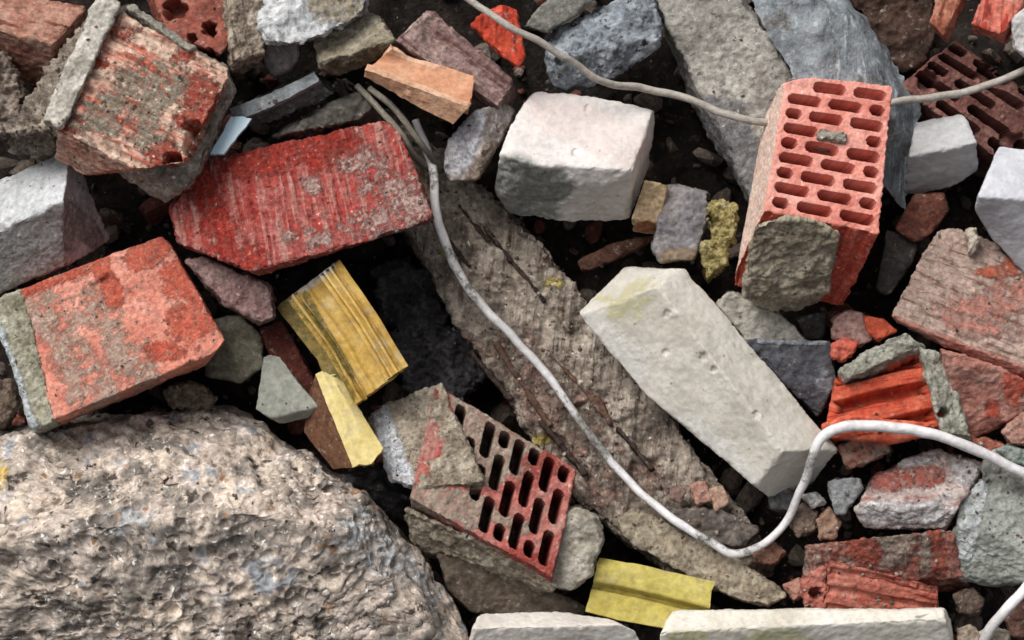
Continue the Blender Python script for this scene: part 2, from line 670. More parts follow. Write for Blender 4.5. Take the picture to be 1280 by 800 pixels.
# ------------------------------------------------------------------ bottom left: boulder
bmat = M('granite_like', [(88, 82, 77), (136, 127, 118), (184, 167, 153), (226, 212, 202)], f=46, fs=7, mott=0.5, bump=0.16, grime=.8,
         speck=[((66, 58, 52), 16, 0.62), ((230, 224, 216), 9, 0.61), ((136, 104, 78), 28, 0.63), ((156, 158, 162), 46, 0.62), ((76, 68, 62), 40, 0.62)],
         dust=((206, 190, 174), 60, 0.52, 0.60), l1=[(196, 160, 70), (210, 180, 90)], l2=[(150, 153, 156), (186, 188, 190)], jit=.9, jf=20)
rock('boulder', bmat, [(-70, 545), (60, 531), (150, 506), (235, 511), (303, 517), (375, 560), (440, 602), (493, 652), (530, 695), (562, 742), (592, 802), (640, 900), (-70, 900)],
     150, 300, planes=[((0, 680, 140), (300, 640, 140), (150, 506, 10)), ((0, 680, 140), (300, 640, 140), (150, 860, 72)),
                       ((300, 640, 140), (410, 640, 110), (375, 560, 20)), ((430, 650, 125), (590, 802, 20), (480, 640, 55)),
                       ((330, 650, 138), (430, 680, 125), (380, 860, 56))],
     cell=2.2, sm=9, rough=((140, 9), (60, 7), (22, 1.3), (8, .4)), chip=(14, 24), cutn=9, pad=2, rand=5, rd=(.66, .8), m2=lambda X: .6 * blobs([(150, 650, 40, 20), (450, 670, 50, 30), ((480, 690), (540, 740), 20)])(X),
     m1=blobs([(-4, 600, 14, 22)]),
     label='big rough speckled grey and pink boulder filling the bottom left corner', cat='boulder')

# ------------------------------------------------------------------ left: the red bricks
MORT = [(112, 104, 92), (158, 150, 136), (188, 180, 166)]
b = solid('clay_brick', M('pink_brick', [(194, 108, 88), (214, 130, 108), (220, 150, 130)], f=60, mott=0.45, fs=6,
                          l1=[(146, 128, 112), (176, 156, 138), (196, 166, 150)], l2=[(184, 66, 46), (208, 90, 62)],
                          speck=[((226, 190, 176), 9, 0.62), ((92, 78, 66), 9, 0.63)], jf=9, jit=1.0, bump=0.7),
          [(24, 362, 52), (206, 293, 30), (286, 434, 92), (66, 526, 118)], ext=(6, 8, -95), cell=1.7,
          cuts=[((198, 292), (216, 306)), ((283, 424), (262, 450)), ((216, 306), (285, 430))], rough=((40, 1.6), (10, .9), (4, .5)), chip=(6, 12),
          m1=lambda X: .64 * blobs([((60, 390), (130, 500), 34), ((110, 380), (175, 470), 30)])(X),
          m2=blobs([((122, 322), (142, 372), 13), ((170, 320), (200, 312), 16), (240, 400, 30, 30), (225, 350, 24, 30), ((30, 362), (110, 332), 9), (205, 440, 26, 12)]),
          dents=[(134, 362, 22, 7)],
          label='pinkish red brick with grey mortar smears lying above the boulder', cat='brick', group='red clay bricks')
solid('mortar_layer', M('mortar_olive', [(108, 104, 84), (146, 142, 120), (170, 168, 150)], f=30, fs=6, mott=0.6, l1=[(176, 184, 190), (196, 202, 206)], bump=0.8, speck=[((80, 76, 60), 8, .63)]),
      [(-12, 378, 46), (26, 360, 53), (70, 526, 120), (40, 536, 112)], ext=(6, 8, -92), cell=1.7, rough=((26, 3), (9, 1.6)), chip=(5, 10),
      m1=blobs([((-10, 400), (36, 534), 11)]), parent=b)

b = solid('silicate_block', M('grey_silicate', grime=0.3, c=[(166, 168, 170), (192, 194, 196), (206, 206, 212)], f=60, fs=7, mott=0.3, l1=[(108, 104, 99), (138, 134, 129), (164, 160, 156)], bump=0.5,
                              speck=[((98, 94, 88), 10, .66)], wear=((225, 225, 228), .6)),
          [(-60, 318, 40), (80, 250, 66), (80, 336, 8), (-60, 398, -8)], back=[(-60, 250, -20), (88, 184, 6), (140, 300, -60), (0, 330, -120)], cell=1.7,
          cuts=[((88, 184), (139, 226)), ((138, 222), (138, 320)), ((138, 311), (0, 366)), ((0, 366), (-60, 390))],
          m1=blobs([((-40, 330), (70, 290), 30), ((60, 320), (20, 350), 22), ((86, 262), (118, 300), 13)]), rough=((60, 1.6), (14, .7), (5, .4)), chip=(7, 12), sm=2,
          label='grey silicate block with dirty broken face at the left edge', cat='block')

b = solid('clay_brick', M('tan_red_brick', [(186, 138, 118), (206, 168, 146), (212, 182, 160)], f=50, fs=7, mott=0.5,
                          stripe=(0, 11, 10, (188, 96, 76), .50, .62), l1=[(158, 52, 36), (186, 74, 54)], l2=[(132, 126, 108), (168, 160, 140)],
                          speck=[((88, 72, 60), 9, .62), ((200, 180, 164), 7, .64)], jit=1.0, jf=10, bump=.8),
          [(146, 14, 60), (290, 86, 66), (214, 232, 128), (72, 160, 118)], ext=(-4, 40, -75), cell=1.6,
          cuts=[((285, 80), (286, 140)), ((231, 204), (150, 214))],
          m1=blobs([(252, 118, 26, 34), (225, 70, 16, 10), (205, 190, 22, 18), (232, 150, 18, 14), (155, 40, 20, 10), (90, 155, 22, 12), (120, 78, 14, 8)]),
          m2=lambda X: .66 * blobs([((130, 150), (200, 110), 40), (180, 170, 30, 20)])(X),
          groove=[(1, 19, 4.2, 2)], dents=[(252, 182, 26, 34), (216, 206, 16, 30), (240, 160, 12, 20)], rough=((30, 1.8), (9, 1.0), (4, .5)), chip=(10, 13),
          label='dirty tan and red brick with thick crumbly mortar at upper left', cat='brick', group='red clay bricks')
mm = M('mortar_pale', MORT, f=30, fs=6, mott=.55, bump=.9, speck=[((84, 76, 66), 8, .64), ((214, 208, 196), 6, .66)])
solid('mortar_bed', mm, [(150, 8, 34), (298, 88, 40), (238, 236, 78), (70, 176, 70)], ext=(-4, 36, -60), cell=2,
      cuts=[((284, 82), (296, 116)), ((296, 116), (243, 226)), ((243, 226), (206, 254)), ((206, 254), (160, 222))], rough=((30, 4), (10, 2)), chip=(9, 12), parent=b)
solid('mortar_strip', M('mortar_rim', [(150, 144, 132), (190, 184, 172), (208, 202, 190)], f=26, fs=5, mott=.45, bump=.7),
      [(124, -12, 66), (152, 2, 70), (78, 160, 126), (54, 150, 124)], ext=(0, 16, -60), cell=1.7, rough=((24, 3), (9, 1.4)), chip=(6, 10), parent=b)
solid('mortar_crust', M('mortar_crumbly', [(70, 60, 52), (128, 116, 102), (176, 162, 146)], f=18, fs=6, mott=.6, bump=1.0, speck=[((56, 40, 40), 9, .6)]),
      [(100, 30, 40), (132, 0, 60), (62, 160, 112), (6, 166, 70)], ext=(10, 30, -70), cell=1.7, cuts=[((12, 104), (100, 36))], rough=((22, 7), (9, 4)), chip=(8, 10), parent=b)
solid('mortar_edge', M('mortar_edge_grey', [(128, 124, 112), (168, 162, 148)], f=20, fs=5, bump=.8),
      [(156, 8, 66), (166, 4, 58), (246, 58, 66), (236, 64, 74)], back=[(156, 18, 40), (166, 14, 36), (246, 72, 40), (236, 76, 40)], cell=1.6, rough=((16, 2.2), (6, 1)), parent=b)
rock('twisted_root', M('dry_root', [(74, 62, 54), (122, 106, 94), (160, 144, 130)], f=16, fs=5, mott=.6, bump=1), [(-20, 70), (6, 66), (22, 92), (30, 120), (18, 168), (-20, 172)], 60, 80,
     rough=((20, 8), (8, 4)), sm=4, chip=(10, 10), label='knobbly brown grey mortar lump on the left edge beside the dirty brick', cat='mortar lump')

b = solid('clay_brick', M('worn_red_brick', [(150, 92, 76), (176, 124, 104), (188, 150, 130)], f=40, fs=7, stripe=(0, 9, 9, (120, 66, 52), .54, .62), mott=.5, bump=.7),
          [(-60, -30, -10), (110, 8, 0), (66, 56, 40), (-60, 20, 44)], ext=(-6, 56, -70), cell=1.8, groove=[(1, 15, 2.2, 2)], rough=((30, 2), (9, 1.2)),
          label='reddish striped brick in the top left corner of the heap', cat='brick', group='red clay bricks')

# hollow brick fragment top
b = solid('hollow_brick', M('brown_hollow_clay', [(104, 52, 42), (142, 72, 58), (160, 92, 74)], f=40, fs=6, mott=.5, bump=.6, l1=MORT, l2=[(24, 14, 12), (30, 18, 15)], jit=.2),
          [(178, -30, 0), (300, -20, 20), (296, 74, 54), (212, 44, 40)], ext=(0, 20, -90), cell=1.5,
          cuts=[((300, 40), (262, 84)), ((262, 84), (210, 42))], dents=[(262, 36, 10, 40), (218, 12, 16, 30), (262, 66, 8, 30), (240, 48, 7, 20)], rough=((24, 2), (8, 1)),
          label='brown red hollow brick fragment with round holes at the top', cat='brick fragment')
solid('mortar_lump', M('mortar_tan', [(112, 96, 82), (156, 140, 122), (186, 170, 152)], f=16, fs=5, mott=.5, stripe=(1, 9, 5, (96, 80, 66), .54, .64), bump=.9),
      [(276, -30, 46), (330, -30, 30), (330, 66, 50), (290, 78, 68)], ext=(0, 16, -70), cell=1.8, rough=((22, 4), (8, 2.4)), chip=(7, 10), parent=b)

rock('stone', M('white_grey_stone', [(150, 152, 154), (186, 188, 190), (212, 212, 212)], f=26, fs=7, mott=.5, l1=[(120, 110, 90), (160, 146, 120)], speck=[((90, 92, 96), 10, .63)], bump=.7),
     [(322, -10), (330, 50), (370, 56), (398, 46), (452, 20), (468, -30), (322, -30)], 44, 90, tilt=(0, .5), rough=((40, 7), (14, 4), (6, 1.4)), rand=4,
     m1=blobs([(420, 10, 34, 22)]), sm=5, label='knobbly pale grey and white stone at the top edge', cat='stone')
rock('stone', M('dull_grey_stone', [(92, 86, 84), (122, 114, 110), (136, 128, 122)], f=30, fs=6, mott=.4), [(330, 50), (372, 46), (376, 74), (362, 90), (342, 96), (330, 80)], 22, 60, tilt=(0, -.4),
     sm=5, label='small dull grey rounded stone below the white stone', cat='stone')

b = rock('concrete_chunk', M('beige_concrete', [(118, 108, 88), (154, 144, 122), (178, 168, 146)], f=30, fs=6, mott=.5, bump=.8, l1=[(84, 76, 54), (104, 94, 70)]),
         [(391, 44), (428, 24), (462, 18), (478, 24), (496, 52), (486, 68), (424, 95), (400, 86)], 48, 80,
         planes=[((405, 76, 46), (494, 48, 44), (440, 20, 4)), ((405, 74, 46), (494, 48, 44), (440, 100, 10))], rough=((30, 3), (9, 1.5)), chip=(8, 10),
         dents=[(432, 52, 18, 5)], m1=blobs([((410, 88), (490, 64), 10)]),
         label='beige concrete chunk with a stepped face near the top', cat='concrete chunk')

# purple brick with groove + terracotta tile + orange fragments
b = solid('clay_brick', M('purple_brown_brick', [(112, 84, 80), (146, 116, 110), (172, 146, 138)], f=40, fs=6, mott=.5, stripe=(0, 12, 7, (98, 68, 66), .52, .64), bump=.7, wear=((190, 168, 160), .6)),
          [(536, 10, 4), (646, 100, 8), (622, 132, 40), (494, 50, 40)], ext=(4, 20, -60), cell=1.6, cuts=[((640, 92), (644, 110)), ((530, 14), (546, 14))],
          dents=[(545, 42, 24, 6)], groove=[(1, 26, 3, 2)], rough=((30, 2.2), (9, 1)), chip=(8, 12),
          label='purplish brown grooved brick lying behind the tan tile', cat='brick')
tmat = M('tan_terracotta', grime=0.12, c=[(184, 122, 88), (202, 142, 106), (212, 158, 124)], f=60, fs=6, mott=.25, bump=.3, l1=[(222, 176, 140), (232, 192, 160)])
b = sheet('roof_tile', tmat, [[(489, 62, 52), (516, 72, 42), (545, 80, 44), (592, 95, 48)], [(474, 74, 44), (505, 86, 44), (535, 100, 48), (590, 114, 54)], [(457, 87, 58), (488, 98, 60), (520, 112, 66), (586, 134, 76)]], 12, sub=12,
          jag=(1.5, 10), wob=((30, 1.2), (8, .4)), catmull=True, m1=blobs([((488, 62), (545, 80), 6), ((457, 87), (586, 134), 4)]), label='tan terracotta tile fragment with a broken upturned edge', cat='tile fragment')
sheet('tile_flange', M('tan_terracotta_edge', [(176, 128, 96), (204, 156, 122), (212, 170, 138)], f=40, fs=6, mott=.3, grime=.2), [[(456, 87, 60), (488, 98, 62), (520, 110, 68), (586, 134, 78)], [(460, 98, 46), (486, 112, 46), (512, 128, 50), (566, 155, 58)]], 10, sub=12, jag=(1.5, 10), wob=((24, 1.2),), parent=b)
omat = M('orange_clay', [(168, 44, 24), (206, 66, 40), (220, 90, 58)], f=30, fs=6, mott=.5, stripe=(1, 12, 6, (120, 30, 20), .55, .65), bump=.5)
rock('tile_fragment', omat, [(582, 36), (604, 16), (626, 6), (646, 14), (657, 70), (646, 90), (622, 66)], 30, 50, tilt=(0, .5), planes=[((600, 40, 40), (650, 60, 44), (630, 8, 14))], chip=(10, 10), rough=((16, 2), (6, 1)),
     label='bright red orange tile fragment under the thin grey cable', cat='tile fragment')

# dark gap slab + blue glazed shard
solid('slate_slab', M('dark_slate', [(62, 64, 62), (88, 90, 88), (112, 112, 108)], f=40, fs=7, mott=.5, bump=.7, wear=((170, 176, 180), .8)),
      [(292, 158, 6), (396, 98, 14), (420, 118, -6), (330, 156, -20)], back=[(286, 140, -30), (390, 84, -24), (410, 100, -60), (330, 140, -70)], cell=1.7, rough=((30, 2.5), (9, 1.2)),
      label='dark grey slate slab with a pale top edge below the beige chunk', cat='slab')
sheet('slate_strip', M('pale_slate_edge', [(112, 118, 122), (146, 152, 156)], f=30, fs=6, mott=.4), [[(286, 136, 14), (340, 116, 18), (393, 90, 22)], [(296, 152, 16), (346, 130, 22), (399, 101, 26)]], 8, sub=14, jag=(2, 8),
      label='narrow pale grey slate strip resting on the dark slab', cat='slate strip')
sheet('tile_shard', M('pale_blue_glaze', grime=0.12, c=[(172, 206, 226), (188, 218, 234)], f=60, mott=.05, fs=9, bump=.05, rough=.35, spec=.5), [[(289, 145, 30), (315, 148, 30)], [(262, 193, 46), (280, 192, 46)]], 4, sub=8, jag=(1.5, 8), wob=(),
      label='small pale blue glazed tile shard behind the dirty brick', cat='tile shard')
rock('stone', M('dim_stone', [(78, 76, 70), (104, 100, 92), (120, 116, 106)], f=30, fs=6), [(300, 160), (360, 142), (420, 122), (440, 110), (470, 130), (450, 152), (310, 178)], -6, 50, rough=((26, 4), (8, 1.6)),
     label='dull grey stone wedged between slate slab and red painted brick', cat='stone')

# the red painted brick
b = solid('clay_brick', M('red_painted_brick', [(150, 46, 40), (172, 60, 52), (170, 82, 74), (156, 64, 58)], f=36, fs=6, mott=.55,
                          stripe=(1, 8, 14, (180, 132, 122), .50, .66), l1=[(150, 122, 114), (180, 150, 140), (192, 166, 156)], l2=[(172, 46, 32), (190, 60, 44)],
                          speck=[((50, 30, 28), 9, .65), ((206, 180, 170), 6, .68)], jit=1.1, jf=9, bump=.8, sb=.9, grime=.25),
          [(150, 220, 20), (492, 148, 16), (545, 278, 86), (205, 368, 92)], ext=(10, 24, -90), cell=1.5,
          cuts=[((246, 205), (211, 264)), ((211, 264), (224, 304)), ((224, 304), (322, 345)), ((262, 194), (455, 150)), ((455, 150), (494, 153)), ((494, 153), (540, 262)), ((540, 275), (440, 308)), ((440, 308), (322, 344))],
          groove=[(0, 15, 1.4, 2)], rough=((36, 2.6), (10, 1.6), (4, .9)), chip=(12, 10), cutn=4,
          m1=lambda X: .56 * blobs([((430, 190), (520, 250), 30), (480, 280, 70, 20), (390, 300, 40, 16), (388, 230, 20, 14)])(X), m2=lambda X: .8 * blobs([((300, 205), (430, 175), 20), ((250, 220), (280, 310), 20), (400, 200, 20, 20), (310, 320, 24, 16)])(X),
          label='large red painted brick with pale scraped stripes left of centre', cat='brick', group='red clay bricks')

rock('brick_fragment', M('mauve_fragment', [(116, 82, 78), (144, 110, 106), (158, 128, 122)], f=26, fs=5, mott=.5, bump=.9, speck=[((190, 164, 158), 8, .64)]),
     [(230, 326), (258, 321), (300, 340), (338, 356), (344, 396), (324, 406), (278, 380)], 50, 70, tilt=(0, .1), rough=((20, 3), (8, 1.8)),
     label='mauve rough brick fragment under the red painted brick', cat='brick fragment')
rock('stone', M('olive_stone', [(84, 80, 66), (112, 108, 92), (130, 126, 110)], f=30, fs=6, mott=.4), [(262, 400), (300, 392), (328, 420), (330, 460), (300, 478), (256, 470)], -2, 70, tilt=(.1, -.2), sm=5,
     label='olive grey rounded stone in shade right of the pinkish brick', cat='stone')
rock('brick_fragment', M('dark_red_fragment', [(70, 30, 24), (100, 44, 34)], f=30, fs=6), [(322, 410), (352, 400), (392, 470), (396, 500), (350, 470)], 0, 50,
     label='dark red brick fragment in shade behind the yellow profile', cat='brick fragment')
rock('crumbly_lump', M('brown_crumb', [(66, 56, 46), (108, 94, 80), (140, 126, 108)], f=12, fs=4, mott=.5, bump=1), [(204, 490), (226, 478), (250, 482), (270, 498), (262, 512), (216, 508)], 20, 50, rough=((14, 5), (6, 2)),
     label='small crumbly brown lump between the pinkish brick and the boulder', cat='mortar lump')
rock('crumbly_lump', M('brown_crumb_b', [(96, 78, 66), (128, 108, 92)], f=12, fs=4, mott=.5, bump=1), [(-14, 480), (12, 474), (24, 504), (10, 534), (-14, 534)], 20, 60, rough=((14, 4), (6, 2)),
     label='small brown lump at the left edge just above the boulder', cat='mortar lump')

# ------------------------------------------------------------------ yellow profiles and slate
ymat = M('yellow_profile', grime=0.4, c=[(164, 124, 44), (188, 148, 62), (200, 168, 96)], f=50, fs=7, mott=.25, bump=.15, rough=.6, dust=((176, 160, 128), 40, .56, .7),
         l1=[(150, 146, 138), (182, 178, 170)], l2=[(96, 84, 32), (116, 102, 44)], jit=.4)
ycols = lambda a, b, w: [(a[0] + (b[0] - a[0]) * f, a[1] + (b[1] - a[1]) * f, w + 1.6 * dw) for f, dw in ((0, -18), (.24, -16), (.25, 8), (.29, 10), (.32, 2), (.50, -2), (.55, 1), (.78, 4), (.80, 15), (.84, 15), (.855, 5), (.88, 5), (.89, 15), (.93, 15), (.945, 5), (.965, 5), (.975, 14), (1, 12))]
b = sheet('plastic_profile', ymat, [ycols((345, 384), (418, 329), 46), ycols((396, 450), (462, 393), 62), ycols((432, 516), (503, 461), 80)], 10, sub=6, jag=(1.2, 14),
          wob=((40, .8), (10, .3)), m1=blobs([((336, 374), (406, 330), 14)]), m2=blobs([((352, 384), (430, 500), 15), ((384, 372), (440, 470), 5)]),  # m2: olive wing, with the recess shade painted into the colour
          label='yellow plastic profile with ribbed edge standing left of the dark hollow', cat='plastic profile', group='yellow plastic profiles')
b = sheet('plastic_profile', M('pale_yellow_profile', grime=.12, c=[(196, 172, 92), (212, 190, 116), (220, 202, 138)], f=60, fs=8, mott=.2, bump=.25, rough=.6, dust=((190, 176, 140), 40, .55, .7)),
      [[(394, 468, 72), (402, 463, 76), (412, 468, 74), (416, 470, 77), (432, 479, 70)], [(414, 518, 82), (424, 510, 86), (436, 514, 84), (440, 516, 87), (457, 524, 80)],
       [(441, 584, 96), (449, 580, 100), (460, 581, 98), (464, 580, 101), (479, 560, 94)]], 7, sub=10, jag=(1.2, 10),
      wob=((40, .8), (10, .3)), label='short pale yellow plastic profile between grey slate and boulder', cat='plastic profile', group='yellow plastic profiles')
sheet('profile_side', M('profile_brown_side', [(84, 50, 36), (120, 80, 52)], f=20, fs=6, mott=.4), [[(394, 469, 70), (384, 496, 30)], [(414, 519, 80), (380, 540, 40)], [(441, 585, 94), (416, 586, 58)]], 5, sub=10, jag=(1, 10), wob=((20, 1),), parent=b)
solid('slate_plate', M('grey_green_slate', [(104, 106, 98), (128, 130, 120), (140, 142, 132)], f=60, fs=8, mott=.25, bump=.3, wear=((176, 176, 164), .7)),
      [(322, 440, 30), (350, 446, 34), (400, 508, 62), (306, 530, 60)], ext=(8, 10, -16), cell=1.7, cuts=[((326, 448), (334, 445)), ((350, 447), (399, 508)), ((399, 508), (376, 544)), ((376, 544), (320, 512)), ((318, 520), (330, 446))], rough=((40, 1.5), (8, .5)), chip=(4, 10),
      label='grey green slate plate leaning beside the pale yellow profile', cat='slate plate')

# dark hollow
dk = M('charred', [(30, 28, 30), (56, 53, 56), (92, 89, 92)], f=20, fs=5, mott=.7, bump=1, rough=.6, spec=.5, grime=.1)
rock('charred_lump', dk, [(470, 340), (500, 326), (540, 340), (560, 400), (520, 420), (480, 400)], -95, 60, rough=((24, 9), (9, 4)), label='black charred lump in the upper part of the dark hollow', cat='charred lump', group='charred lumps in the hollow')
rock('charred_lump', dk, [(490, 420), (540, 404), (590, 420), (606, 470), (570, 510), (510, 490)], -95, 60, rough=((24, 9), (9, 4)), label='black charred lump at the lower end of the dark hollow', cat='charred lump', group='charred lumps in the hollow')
sheet('rag', M('black_plastic', [(16, 16, 20), (30, 30, 36)], f=30, fs=6, rough=.3, spec=.5), [[(430, 590, 0), (470, 590, 10), (510, 594, 0)], [(430, 614, 24), (476, 612, 36), (514, 622, 20)], [(450, 640, 0), (480, 640, 20), (506, 650, 0)]], 3, sub=12, wob=((26, 5), (9, 2)),
      label='crumpled black plastic scrap between the boulder and the perforated brick', cat='plastic scrap')

# ------------------------------------------------------------------ the long slab running down the middle
b = solid('concrete_beam', M('beam_concrete', [(104, 93, 83), (142, 129, 115), (168, 154, 139), (186, 172, 156)], f=44, fs=7, mott=.5, bump=.9,
                             stripe=(1, 11, 9, (98, 80, 68), .54, .68), sb=.8, speck=[((76, 62, 54), 10, .63), ((196, 186, 172), 7, .66)],
                             l1=[(140, 108, 96), (172, 142, 126)], l2=[(186, 160, 70), (164, 150, 84)], jit=1.1),
          [(420, 96, -86), (600, 196, -70), (972, 700, -20), (740, 760, -30)], ext=(-6, 20, -100), cell=2.2,
          cuts=[((505, 150), (700, 322)), ((700, 322), (870, 500)), ((470, 250), (512, 318)), ((512, 318), (580, 420)), ((580, 420), (700, 610)), ((700, 610), (772, 668))],
          rough=((70, 5), (26, 4), (10, 2), (4, .8)), chip=(14, 14), sm=3, cutn=9, groove=[(0, 46, 4, 2), (0, 19, 1.4, 2)],
          m1=lambda X: .6 * blobs([((640, 440), (760, 600), 36), (800, 600, 50, 30), (600, 450, 30, 30)])(X), m2=blobs([(690, 352, 14, 8), (676, 552, 16, 9), (560, 312, 12, 7)]),
          dents=[(640, 370, 22, 5), (720, 520, 20, 7), (560, 340, 16, 6), (690, 560, 26, 9), (800, 590, 22, 6)],
          label='long weathered concrete beam running diagonally under the white cable', cat='concrete beam')
solid('crack_strip', M('brown_crack', [(84, 58, 48), (110, 78, 64)], f=20, fs=5, mott=.5), [(676, 436, -48), (684, 436, -48), (764, 532, -34), (754, 500, -40)], ext=(2, 4, -14), cell=1.6, rough=((16, 1.5),), parent=b)
solid('crack_strip', M('brown_crack_lower', [(76, 54, 46), (104, 76, 62)], f=20, fs=5, mott=.5), [(596, 400, -58), (603, 398, -58), (690, 530, -40), (684, 534, -40)], ext=(2, 4, -14), cell=1.6, rough=((16, 2),), parent=b)
for cx, cy, ln, wd_, w_ in ((556, 300, 90, 5, -66), (640, 330, 120, 4, -56), (610, 470, 80, 6, -50), (700, 560, 90, 6, -38), (790, 560, 70, 5, -26), (590, 280, 60, 4, -64)):
    hx, hy = ln * .32, ln * .39
    solid('split', M('dark_split', [(44, 34, 29), (70, 54, 46)], f=20, fs=5, mott=.5), [(cx - hx, cy - hy, w_ - 3), (cx - hx + wd_, cy - hy - 2, w_ - 3), (cx + hx + wd_, cy + hy - 3, w_ + 6), (cx + hx, cy + hy, w_ + 6)], ext=(2, 4, -14), cell=1.6, rough=((14, 2.2),), parent=b)
rock('concrete_piece', M('sandy_concrete', [(124, 110, 92), (154, 140, 118), (172, 160, 136)], f=24, fs=6, mott=.5, bump=.8, speck=[((92, 80, 64), 8, .63)]),
     [(770, 648), (790, 638), (850, 652), (917, 696), (968, 722), (984, 744), (960, 757), (930, 752), (868, 726), (778, 672)], 12, 60, rough=((30, 3), (10, 1.6), (4, .7)), tilt=(0, .2),
     label='sandy concrete piece under the low end of the white cable', cat='concrete piece')
rock('slate_piece', M('dark_brown_slate', [(74, 66, 62), (100, 90, 84), (118, 106, 98)], f=24, fs=6, mott=.5), [(826, 634), (900, 636), (952, 664), (930, 682), (880, 680), (838, 662)], 4, 40, rough=((20, 3), (8, 1.4)),
     label='dark brown slate piece under the lower end of the long white brick', cat='slate piece')
for k, (ol, cc, lb) in enumerate([
        ([(860, 606), (882, 600), (892, 626), (870, 632)], [(150, 104, 90), (186, 140, 122)], 'small pink brick chip left of the long brick lower end'),
        ([(884, 612), (904, 606), (912, 630), (894, 642)], [(164, 126, 104), (188, 152, 130)], 'small tan brick chip touching the long brick lower end'),
        ([(838, 606), (858, 612), (852, 630), (836, 624)], [(120, 92, 82), (150, 120, 106)], 'small brown brick chip on the beam below its crack')]):
    rock('brick_chip', M('chip_%d' % k, cc, f=14, fs=4, mott=.5), ol, 8, 26, cell=1.4, rough=((10, 1.5),), label=lb, cat='brick chip', group='brick chips on the beam')

# ------------------------------------------------------------------ cables
wc = M('white_cable', grime=0.12, c=[(196, 193, 192), (216, 213, 213), (224, 222, 222)], f=60, fs=9, mott=.2, l1=[(74, 72, 62), (110, 110, 100), (140, 140, 130)], bump=.3, rough=.5, jit=.8, jf=9)
tube('cable', wc, [(520, 150, -30), (539, 205, -20), (545, 260, 0), (562, 318, -2), (596, 374, -10), (640, 420, -16), (690, 476, -20), (738, 544, -14), (790, 606, -8), (840, 648, 16), (890, 678, 26), (918, 692, 28),
                   (950, 684, 20), (980, 655, 24), (1002, 610, 50), (1018, 568, 78), (1030, 545, 84), (1052, 534, 84), (1100, 533, 84), (1150, 540, 84), (1210, 558, 82), (1286, 596, 70), (1340, 640, 40)],
     [5, 5.6, 6, 6, 5.5, 5.4, 5.3, 5.2, 5.2, 5.2, 5.2, 5, 4.8, 4.9, 5.2, 5.8, 6.6, 6.8, 6.9, 6.8, 6.6, 6.4, 6.4], m1=lambda X: np.clip(blobs([((726, 528), (744, 556), 9)])(X) + .5 * blobs([((700, 490), (770, 586), 14), ((560, 316), (600, 380), 9), ((880, 672), (960, 690), 12), ((1004, 600), (1016, 570), 9), ((545, 190), (542, 230), 10)])(X), 0, 1), step=4, wob=2.2,
     label='white cable snaking down the beam and looping up to the right edge', cat='cable')
gc = M('grey_cable', [(136, 128, 118), (160, 152, 142), (170, 162, 152)], f=50, fs=7, mott=.3, bump=.25, rough=.7)
tube('cable', gc, [(570, -14, 40), (600, 8, 56), (640, 34, 66), (690, 62, 60), (750, 100, 44), (800, 110, 20), (850, 120, 20), (900, 140, 34), (950, 152, 44), (1000, 152, 10), (1060, 140, 10), (1114, 129, 30), (1150, 124, 20), (1200, 116, 10), (1240, 104, 10), (1290, 84, 10), (1340, 60, 0)],
     [4.4] * 5 + [4.8] * 12, wob=2.5, label='thin grey cable crossing the top behind the perforated brick', cat='cable')
tube('cable', wc, [(1320, 690, 40), (1280, 738, 56), (1256, 764, 56), (1236, 790, 40), (1220, 830, 10)], 6.5, label='short end of pale cable in the lower right corner', cat='cable')
sg = M('strand_grey', [(112, 104, 92), (146, 138, 124)], f=40, fs=6, mott=.3)
tube('wire', sg, [(446, 106, 0), (470, 132, 6), (500, 166, 20), (520, 196, 0), (540, 214, -34)], 4, label='tan grey wire end running up from the white cable, the lower of two', cat='wire', group='loose wire ends')
tube('wire', sg, [(462, 110, 0), (492, 134, 10), (516, 166, 16), (534, 190, 0), (552, 214, -34)], 4, label='tan grey wire end running up from the white cable, the upper of two', cat='wire', group='loose wire ends')
rock('wood_strip', M('dry_wood', [(150, 128, 104), (178, 156, 130)], f=30, fs=5, stripe=(1, 8, 10, (130, 108, 86), .5, .65)), [(500, 186), (516, 196), (548, 250), (544, 268), (530, 250)], -30, 30, label='tan wood strip between the red painted brick and white cable', cat='wood strip')

